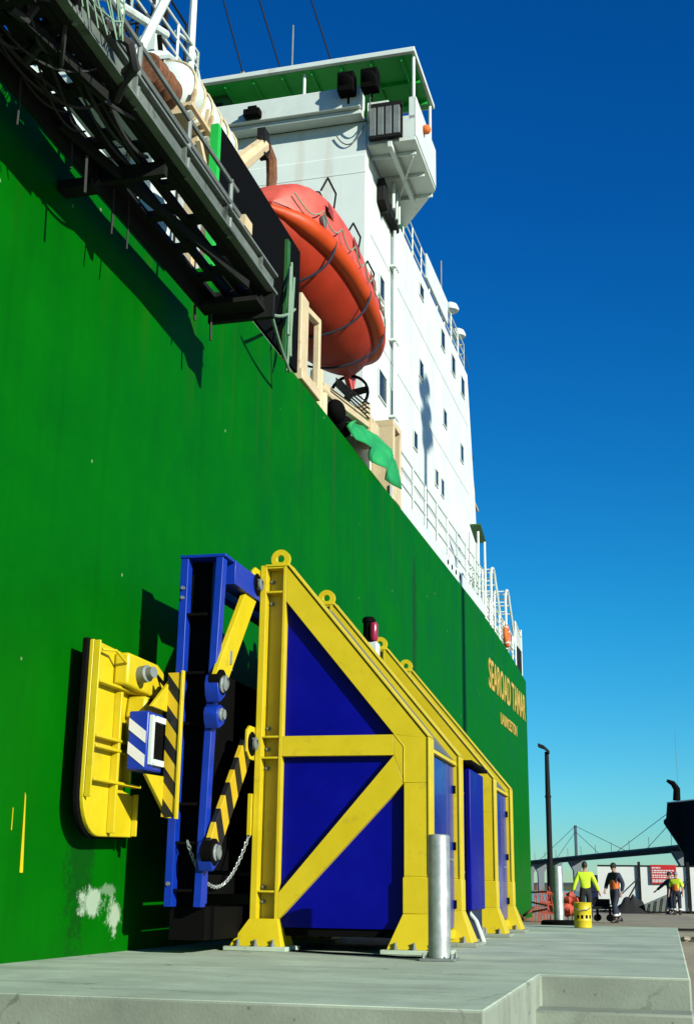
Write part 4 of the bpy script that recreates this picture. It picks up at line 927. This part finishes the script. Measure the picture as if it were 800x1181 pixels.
# hoarding wall
hw_ = thing('white_hoarding', 'long white panel wall with dark posts at the back of the wharf', 'hoarding', (0, 62, -.3))
for i, (a, b) in enumerate(((-3.12, -1.30), (-1.18, .86), (1.02, 3.0), (3.1, 5.2), (5.3, 8), (8.1, 11))):
    mb = MB(); mb.box((a, 62, -.18), (b, 62.06, 1.74))
    mb.build('panel', WHT3, hw_)
for x in (-1.24, .94, 3.05, 5.25, 8.05):
    mb = MB(); mb.box((x-.06, 61.9, -.3), (x+.06, 62.08, 1.95)); mb.bar((x+.0, 61.9, 1.2), (x-.9, 61.0, -.3), .05, .05); mb.build('post', DKST, hw_)
mb = MB(); mb.box((-3.12, 61.97, 1.742), (11, 62.08, 1.80)); mb.box((-3.12, 61.96, -.3), (11, 62.1, -.19)); mb.build('rail', DKST, hw_)
sg = thing('red_sign', 'red rectangular sign with rows of white text fixed to the white hoarding', 'sign', (-.12, 61.9, .95))
mb = MB(); mb.box((-.72, 61.90, .98), (.42, 61.95, 1.82)); mb.build('board', REDS, sg, .01)
random.seed(2); mb = MB()
for z, l in ((1.66, .35), (1.54, .9), (1.45, .8), (1.33, 1.0), (1.24, .95), (1.12, .7), (1.05, .85)):
    x = -.66
    while x < -.66+l:
        w = .05+.09*random.random(); mb.box((x, 61.894, z), (min(x+w, .37), 61.899, z+.055)); x += w+.025
mb.build('white_text', SIGNW, sg)
# moored black bow to the right
bw = thing('black_ship', 'black bow of another ship rising behind the white hoarding at right', 'ship', (10, 95, -2))
mb = MB()
def bsec(x, hwid, z0): return [(x, 95-hwid, 6.2+.05*x*0), (x, 95+hwid, 6.2), (x+ (0), 95+hwid*.55, z0), (x, 95-hwid*.55, z0)]
secs = []
for x, hwid, z0, zt in ((-.03, .1, 5.25, 5.45), (.15, .25, 4.95, 5.6), (.28, .4, 4.75, 6.62), (.7, .9, 4.1, 6.64), (1.2, 1.1, 3.2, 6.67), (1.22, 1.1, -2.3, 6.67), (3, 2.4, -2.3, 6.8), (7, 4, -2.3, 7.0), (40, 6, -2.3, 7.2)):
    secs.append([(x, 95-hwid, zt), (x, 95+hwid, zt), (x, 95+hwid*.9, z0), (x, 95-hwid*.9, z0)])
mb.loft(secs); mb.build('hull', HULL2, bw)
mb = MB(); mb.tube([(.28, 94.6, 6.66), (1.2, 93.9, 6.71), (3, 92.6, 6.85), (7, 91, 7.05), (40, 89, 7.25)], .06, 6); mb.build('gunwale', WHT2, bw)
mb = MB(); mb.tube([(.95, 94.5, 6.8), (1.0, 94.5, 7.6), (.75, 94.5, 8.0), (.35, 94.5, 8.2)], [.28, .25, .2, .1], 10); mb.build('cowl_vent', BLK, bw)
mb = MB(); mb.tube([(1.1, 94.5, 7.6), (1.1, 94.5, 11.5)], .015, 5); mb.build('whip_aerial', GREY, bw)
# heap and skip by the hoarding
random.seed(4); mb = MB(); rr = []
for i in range(12):
    u = i/11; hgt = .72*math.sin(math.pi*u)**.8*(1+.15*math.sin(i*2.3))+.03
    rr.append([(-2.35+1.5*u, 60.6-.5*math.cos(a), -.3+hgt*math.sin(a)) for a in [math.pi*k/8 for k in range(9)]])
mb.loft(rr, cap=False, smooth=True, closed=False); single(mb, 'covered_heap', BLKC, 'low heap under black sheeting in front of the white hoarding', 'heap', (-1.6, 60.6, -.3))
sk = thing('rubbish_skip', 'dark open steel skip with slanted ends before the white hoarding', 'skip', (-.5, 60.5, -.3))
mb = MB(); mb.loft([[(-1.0, 60.1, -.2), (-.1, 60.1, -.2), (-.1, 61, -.2), (-1.0, 61, -.2)], [(-1.05, 60, .1), (.15, 60, .62), (.15, 61.1, .62), (-1.05, 61.1, .1)]]); mb.build('body', GREY, sk, .01)
mb = MB()
for k in range(4): mb.bar((-.85+.25*k, 60.06, -.2), (-.8+.28*k, 59.99, .12+.12*k), .03, .03)
mb.build('rib', DKST, sk)
# hand trolley beside the workers
tr = thing('hand_trolley', 'low black hand trolley with a small wheel between the two workers', 'trolley', (-2.12, 41.7, -.24))
mb = MB(); mb.box((-2.37, 41.3, .12), (-1.62, 42.1, .20)); mb.tube([(-2.47, 41.4, .2), (-2.57, 41.4, .62), (-2.17, 41.4, .62)], .02); mb.box((-2.27, 41.5, .2), (-1.77, 42.0, .42)); mb.build('bed', DKST, tr)
for x in (-2.15, -1.77):
    for y in (41.4, 42.0):
        mb = MB(); mb.lathe((x, y-.03, -.13), [(.06, 0), (.10, .005), (.105, .03), (.10, .055), (.06, .06)], axis=(0, 1, 0), n=18); mb.bar((x, y, -.1), (x, y, .12), .05, .03); mb.build('wheel', BLK, tr)
# orange fence and bags by the stern
random.seed(8)
of = thing('safety_fence', 'faded orange tubular safety barriers crowded beside the ship stern', 'barrier', (-3.65, 40, -.27))
for k in range(3):
    mb = MB(); x0 = -3.95+.22*k; y0 = 39.6+.5*k; g = -.27; dr = (.10, -.18, .05)[k]
    for i in range(6): mb.bar((x0+.11*i, y0+.3*i*(k-1), g), (x0+.11*i+dr, y0+.3*i*(k-1), g+.75+.35*random.random()), .025, .025)
    for z in (.30, .58, .86): mb.bar((x0-.03, y0-.3*(k-1), g+z), (x0+.62, y0+1.6*(k-1), g+z+.25*(random.random()-.5)), .03, .05)
    mb.build('barrier', REDB, of)
bg = MB(); random.seed(12)
for i in range(9):
    c = Vector((-2.98+.42*random.random(), 40+.5*random.random(), .0+.62*random.random())); r_ = .13+.07*random.random(); rg = []
    for a in range(9):
        th = math.pi*a/8; rg.append([c+Vector((math.cos(b*math.pi/5)*math.sin(th)*r_*(1+.25*math.sin(b*2+a+i)), math.sin(b*math.pi/5)*math.sin(th)*r_*(1+.2*math.sin(b*3+i)), -math.cos(th)*r_*.8+.02*math.sin(b+a))) for b in range(10)])
    bg.loft(rg, smooth=True)
single(bg, 'orange_bags', REDB, 'pile of orange red bags behind the distant bollard', 'bags', (-2.75, 40.3, -.27))
mb = MB(); random.seed(14)
for i in range(14): 
    p = Vector((-4.15+.55*random.random(), 33.5+1.2*random.random(), -.1+.22*random.random())); mb.bar(p, p+Vector((.5*random.random()-.2, .3, .28*random.random())), .07, .05)
for i in range(5): mb.ball((-4.1+.4*random.random(), 33.6, .0), .12, 8)
single(mb, 'scrap_pile', [RUST], 'low rusty scrap pile against the foot of the green hull near the stern', 'scrap', (-3.9, 34, -.15))
tv = thing('parked_van', 'dark parked van seen small beneath the distant bridge, behind the workers', 'van', (-3.2, 76, -.3))
mb = MB(); mb.prism([(-4.3, 76, 0), (-2.0, 76, 0), (-2.0, 76, .8), (-2.35, 76, .9), (-2.7, 76, 1.45), (-4.3, 76, 1.5)], (0, 1.7, 0)); mb.build('body', BLUD, tv, .06)
mb = MB(); mb.box((-3.9, 75.99, .85), (-2.8, 75.995, 1.3)); mb.build('side_window', GLASS, tv)
for x in (-3.9, -2.5):
    mb = MB(); mb.lathe((x, 75.98, .0), [(.15, 0), (.3, .01), (.3, .2), (.15, .21)], axis=(0, 1, 0), n=18); mb.build('wheel', BLK, tv)

# ------------------------------------------------------------------ far bridge
BD = Vector((275, -970, 0)).normalized(); B0 = Vector((-143, 2185, 52)); BX = Vector((BD.y, -BD.x, 0))
br = thing('cable_stayed_bridge', 'distant cable stayed road bridge with slender masts across the river', 'bridge', (-143, 2185, -2.4))
def bp(k, x=0, z=0): return B0+BD*k+BX*x+Vector((0, 0, z))
mb = MB(); mb.loft([[bp(k, -16, 0), bp(k, 16, 0), bp(k, 16, -2), bp(k, 9, -6.5), bp(k, -9, -6.5), bp(k, -16, -2)] for k in (-1500, -700, 0, 700, 1100)]); mb.build('deck', BRGD, br)
for k in (-430, -320, -190, 0, 600, 720):
    mb = MB()
    mb.loft([[bp(k+a*5, b*w, z) for a, b in ((-1, -1), (1, -1), (1, 1), (-1, 1))] for z, w in ((-54.4, 5), (-22, 6), (-6.6, 15))]); mb.build('pier', BRG, br)
for k in (0, 600):
    mb = MB(); mb.loft([[bp(k+a*2, b*2, z) for a, b in ((-1, -1), (1, -1), (1, 1), (-1, 1))] for z in (.02, 50)]); mb.build('mast', BRGD, br)
    for e in (-330, -165, 165, 330):
        mb = MB(); mb.tube([bp(k, 0, 49 if abs(e) > 200 else 40), bp(k+e, 0, .5)], .38, 6); mb.build('stay_cable', BRGD, br)
for k in range(-900, 800, 100):
    mb = MB(); mb.tube([bp(k, 14, 0), bp(k, 14, 13)], .35, 5); mb.build('lamp_standard', BRGD, br)
for i, k in enumerate((640, 655, 690, 715, 745)):
    mb = MB(); p = bp(k, 12 if i % 2 else 8, .02)
    L_ = 8 if i in (1, 3) else 4.5; H_ = 3.4 if i in (1, 3) else 1.5
    u = BD; mb.bar(p-u*L_/2+Vector((0, 0, H_*.55)), p+u*L_/2+Vector((0, 0, H_*.55)), 2.2, H_*.8); mb.bar(p-u*L_*.3+Vector((0, 0, H_*.2)), p+u*L_*.3+Vector((0, 0, H_*.2)), 2.3, H_*.3)
    single(mb, 'truck' if i in (1, 3) else 'car', WHT2 if i in (1, 3) else DKST, ['tiny dark car on the bridge deck, farthest from the black bow', 'tiny white truck on the bridge deck between two dark cars', 'tiny dark car on the bridge deck behind the white truck', 'second tiny white truck on the bridge deck near the black bow', 'tiny dark car on the bridge deck nearest the black bow'][i], 'truck' if i in (1, 3) else 'car', p)

# ------------------------------------------------------------------ people
def skinmesh(verts, edges, radii, sub=2):
    me = bpy.data.meshes.new('sk'); me.from_pydata(verts, edges, []); o = bpy.data.objects.new('sk', me); col.objects.link(o)
    sm = o.modifiers.new('s', 'SKIN'); sm.use_smooth_shade = True
    for i, r in enumerate(radii): me.skin_vertices[0].data[i].radius = (r, r) if not isinstance(r, tuple) else r
    me.skin_vertices[0].data[0].use_root = True
    ss = o.modifiers.new('u', 'SUBSURF'); ss.levels = sub; ss.render_levels = sub
    bpy.context.view_layer.update()
    m2 = bpy.data.meshes.new_from_object(o.evaluated_get(bpy.context.evaluated_depsgraph_get()))
    bpy.data.objects.remove(o); return m2
def chain(J, names, rad_, grow=0.):
    vs = []; es = []; rs = []; idx = {}
    def add(n):
        if n not in idx: idx[n] = len(vs); vs.append(tuple(J[n])); rs.append(rad_[n]+grow if not isinstance(rad_[n], tuple) else tuple(r+grow for r in rad_[n]))
        return idx[n]
    for line in names:
        for a, b in zip(line, line[1:]): es.append((add(a), add(b)))
    return vs, es, rs
RAD = dict(pel=(.15, .11), spn=(.135, .10), che=(.17, .115), nck=.06, hed=.055, shl=.07, elb=.045, wri=.03, hip=.095, kne=.062, ank=.042, toe=.045, han=.032)
def person(loc, rz, label, J, top, trousers, vest=None, hat=None, hair=True, sleeves='wri', tape=False):
    F = Matrix.Translation(loc) @ Matrix.Rotation(rad(rz), 4, 'Z')
    t = thing('person', label, 'person', (0, 0, 0), F)
    J = {k: Vector(v) for k, v in J.items()}; R = {}
    for k in J: R[k] = RAD[k.rstrip('LR')] if k.rstrip('LR') in RAD else .02
    lines = [['pel', 'spn', 'che', 'nck', 'hed']]
    for sd in 'LR':
        lines += [['che', 'shl'+sd, 'elb'+sd, 'wri'+sd, 'han'+sd], ['pel', 'hip'+sd, 'kne'+sd, 'ank'+sd, 'toe'+sd]]
        w, e = J['wri'+sd], J['elb'+sd]; d = (w-e).normalized(); side = d.cross(Vector((0, 1, 0)) if abs(d.y) < .8 else Vector((1, 0, 0))).normalized(); fw = side.cross(d)
        h = J['han'+sd]
        for i, (off, l) in enumerate(((-.033, .075), (-.011, .088), (.011, .082), (.033, .064))):
            a, b = 'fa%d%s' % (i, sd), 'fb%d%s' % (i, sd)
            J[a] = h+d*l*.55+fw*off*1.1; J[b] = h+d*l+fw*off*1.2+side*.02; R[a] = .0095; R[b] = .008
            lines.append(['han'+sd, a, b])
        J['th'+sd] = h-d*.015+fw*(-.05)+side*.012; J['tt'+sd] = h+d*.03-fw*.068+side*.02; R['th'+sd] = .012; R['tt'+sd] = .009
        lines.append(['han'+sd, 'th'+sd, 'tt'+sd])
    v, e, r = chain(J, lines, R); me = skinmesh(v, e, r)
    bm = bmesh.new(); bm.from_mesh(me); x = MB(F); x.bm.free(); x.bm = bm
    hd = J['top']; hc = hd-Vector((0, 0, .115)); face = (J['face']-hc).normalized()
    x.ball(hc, .1, 16, (.78, .92, 1.18))
    sidev = face.cross(Vector((0, 0, 1)))
    x.ball(hc+face*.098+Vector((0, 0, -.012)), .018, 8, (.8, .8, 1.4)); x.ball(hc+sidev*.078, .024, 8, (.5, .8, 1.2)); x.ball(hc-sidev*.078, .024, 8, (.5, .8, 1.2)); x.ball(hc+face*.075+Vector((0, 0, -.085)), .035, 8)
    body = x.build('body', SKIN, t)
    for s_ in (-1, 1): x = MB(F); x.ball(hc+face*.083+sidev*.032*s_+Vector((0, 0, .015)), .011, 8); x.build('eye', HAIR, t)
    x = MB(F); x.tube([hc+face*.086+sidev*.022+Vector((0, 0, -.055)), hc+face*.094+Vector((0, 0, -.055)), hc+face*.086-sidev*.022+Vector((0, 0, -.055))], .005, 5)
    x.build('mouth', HAIR, t)
    x = MB(F)
    if hat: 
        x.ball(hc+Vector((0, 0, .035)), .112, 16, (.82, .96, .95)); x.loft([[hc+face*(.07+.09*k)+sidev*a+Vector((0, 0, .05-.02*k-abs(a)*.2)) for a in (-.07, -.035, 0, .035, .07)] for k in (0, 1)], cap=False, closed=False); x.build('cap', hat, t)
    elif hair: x.ball(hc-face*.014+Vector((0, 0, .03)), .106, 16, (.80, .94, 1.06)); x.build('hair', HAIR, t)
    def cloth(name, lines, grow, m, ov=None):
        rr = dict(R); rr.update(ov or {}); v, e, r = chain(J, lines, rr, grow); me = skinmesh(v, e, r); bm = bmesh.new(); bm.from_mesh(me); y = MB(F); y.bm.free(); y.bm = bm; return y.build(name, m, t)
    J['nb'] = J['nck']-Vector((0, 0, .03)); R['nb'] = .065
    J['hem'] = J['pel']-Vector((0, 0, .07)); R['hem'] = (.165, .125); J['wst'] = J['pel'].lerp(J['spn'], .6); R['wst'] = (.135, .10)
    tl = [['hem', 'spn', 'che', 'nb']]
    for sd in 'LR':
        J['cuf'+sd] = J['elb'+sd].lerp(J['wri'+sd], .92 if sleeves == 'wri' else .02); R['cuf'+sd] = .036 if sleeves == 'wri' else .055
        tl.append(['che', 'shl'+sd, 'elb'+sd, 'cuf'+sd] if sleeves == 'wri' else ['che', 'shl'+sd, 'cuf'+sd])
    cloth('jacket', tl, .022, top)
    if vest:
        cloth('vest', [['pel', 'wst', 'spn', 'che']], .036, vest)
    pl = [['spn', 'wst', 'pel']]
    for sd in 'LR':
        J['pcf'+sd] = J['kne'+sd].lerp(J['ank'+sd], .9); R['pcf'+sd] = .055; pl.append(['pel', 'hip'+sd, 'kne'+sd, 'pcf'+sd])
    cloth('trousers', pl, .024, trousers)
    for sd in 'LR':
        a, b = J['ank'+sd], J['toe'+sd]; dd = (b-a); dd.z = 0; dd.normalize(); sdv = dd.cross(Vector((0, 0, 1)))
        y = MB(F); base = a.z-.075
        y.loft([[a+dd*k+sdv*w*math.cos(math.pi*2*i/12)*1+Vector((0, 0, base-a.z+hh*(.5+.5*math.sin(math.pi*2*i/12)))) for i in range(12)] for k, w, hh in ((-.10, .03, .05), (-.075, .045, .12), (0, .05, .15), (.07, .05, .11), (.15, .052, .08), (.20, .03, .05))], smooth=True)
        y.build('boot', BOOT, t)
        if tape:
            y = MB(F); q = J['kne'+sd].lerp(J['ank'+sd], .62); dq = (J['ank'+sd]-J['kne'+sd]).normalized(); y.tube([q-dq*.03, q+dq*.03], .085, 14); y.build('reflective_band', REFL, t)
    return t
stand = dict(pel=(0, 0, .94), spn=(0, .01, 1.12), che=(0, .0, 1.34), nck=(0, .0, 1.49), hed=(0, .015, 1.57), top=(0, .02, 1.76), face=(0, .14, 1.645),
             shlL=(-.18, 0, 1.41), elbL=(-.27, -.03, 1.14), wriL=(-.31, .05, .90), hanL=(-.315, .07, .83), shlR=(.18, 0, 1.41), elbR=(.27, -.03, 1.14), wriR=(.31, .05, .90), hanR=(.315, .07, .83),
             hipL=(-.095, 0, .90), kneL=(-.11, .02, .50), ankL=(-.12, 0, .09), toeL=(-.13, .14, .04), hipR=(.095, 0, .90), kneR=(.11, .02, .50), ankR=(.12, 0, .09), toeR=(.13, .14, .04))
def pose(**k): d = dict(stand); d.update(k); return d
person((-2.40, 40.2, -.27), 6, 'man in bright yellow green jacket and black trousers seen from behind, by the drum', pose(
    elbL=(-.30, -.02, 1.15), wriL=(-.38, .04, .90), hanL=(-.395, .06, .83), elbR=(.30, -.02, 1.15), wriR=(.40, .02, .90), hanR=(.42, .03, .83)), HIVIS, BLKC)
person((-1.58, 41.3, -.28), 140, 'man in navy overalls with orange chest panel and dark cap, walking beside the trolley', pose(
    kneL=(-.10, .16, .50), ankL=(-.10, .12, .09), toeL=(-.10, .26, .05), kneR=(.10, -.06, .50), ankR=(.11, -.30, .12), toeR=(.12, -.18, .05),
    elbL=(-.26, -.10, 1.14), wriL=(-.24, -.02, .90), hanL=(-.235, .0, .83), elbR=(.27, .05, 1.15), wriR=(.22, .18, .98), hanR=(.21, .22, .92), face=(-.06, .12, 1.63)), NAVY, NAVY, vest=ORGC, hat=BLKC, tape=True)
person((0.35, 57.8, -.3), 165, 'man in yellow hi-vis shirt with orange panel and dark trousers, facing the camera at right', pose(
    elbL=(-.27, .02, 1.12), wriL=(-.28, .08, .88), hanL=(-.28, .10, .81), elbR=(.28, .0, 1.13), wriR=(.30, .10, .88), hanR=(.30, .12, .81)), HIVIS, NAVY, vest=ORGC, hat=GREY, sleeves='elb', tape=True)
person((0.10, 58.6, -.3), 120, 'man in dark overalls half hidden behind the man in the yellow shirt, arm held out', pose(
    elbR=(.36, .20, 1.18), wriR=(.50, .38, 1.0), hanR=(.54, .43, .95)), NAVY, NAVY, hat=BLKC, tape=True)

# ------------------------------------------------------------------ light, sky, camera
to_sun = Vector((1, -.62, .45)).normalized()
sl = bpy.data.lights.new('sun', 'SUN'); sl.energy = 5.0; sl.angle = rad(.5); sl.color = (1, .985, .84)
so = bpy.data.objects.new('sun', sl); col.objects.link(so); so.rotation_euler = to_sun.to_track_quat('Z', 'Y').to_euler()
w = bpy.data.worlds.new('World'); sc.world = w; w.use_nodes = True
nt = w.node_tree; bgd = nt.nodes['Background']; sky = nt.nodes.new('ShaderNodeTexSky'); sky.sky_type = 'NISHITA'; sky.sun_disc = False
sky.sun_elevation = math.asin(to_sun.z); sky.sun_rotation = math.atan2(to_sun.x, to_sun.y); sky.air_density = 1.0; sky.dust_density = .0; sky.ozone_density = 3.
hs = nt.nodes.new('ShaderNodeHueSaturation'); hs.inputs['Saturation'].default_value = 1.35
tint = nt.nodes.new('ShaderNodeMix'); tint.data_type = 'RGBA'; tint.blend_type = 'MULTIPLY'; tint.inputs['Factor'].default_value = 1
wtc = nt.nodes.new('ShaderNodeTexCoord'); wsp = nt.nodes.new('ShaderNodeSeparateXYZ'); wrp = nt.nodes.new('ShaderNodeValToRGB')
nt.links.new(wtc.outputs['Generated'], wsp.inputs[0]); nt.links.new(wsp.outputs['Z'], wrp.inputs['Fac']); nt.links.new(wrp.outputs['Color'], tint.inputs['B'])
e = wrp.color_ramp.elements; e[0].position = 0; e[0].color = (.42, .66, .90, 1); e[1].position = .5; e[1].color = (.10, .66, 1.0, 1)
for p, c in ((.06, (.30, .76, .96, 1)), (.2, (.17, .88, 1.02, 1))): q = e.new(p); q.color = c
nt.links.new(sky.outputs[0], hs.inputs['Color']); nt.links.new(hs.outputs[0], tint.inputs['A']); nt.links.new(tint.outputs['Result'], bgd.inputs[0]); bgd.inputs[1].default_value = .079
cam = bpy.data.cameras.new('camera'); co = bpy.data.objects.new('camera', cam); col.objects.link(co); sc.camera = co
yaw, pit, rol, fpx = 0.241694, 0.287235, 0.013487, 1460.482099
cam.sensor_fit = 'VERTICAL'; cam.sensor_height = 36; cam.lens = fpx/1181*36; cam.clip_start = .1; cam.clip_end = 20000
fw = Vector((-math.sin(yaw)*math.cos(pit), math.cos(yaw)*math.cos(pit), math.sin(pit))); rt = Vector((math.cos(yaw), math.sin(yaw), 0)); up = rt.cross(fw)
r2 = rt*math.cos(rol)+up*math.sin(rol); u2 = -rt*math.sin(rol)+up*math.cos(rol)
co.matrix_world = Matrix.Translation((0, 0, .7)) @ Matrix((r2, u2, -fw)).transposed().to_4x4()
sc.view_settings.view_transform = 'Standard'; sc.view_settings.look = 'None'; sc.view_settings.exposure = .74; sc.view_settings.gamma = 1
sc.cycles.use_denoising = True
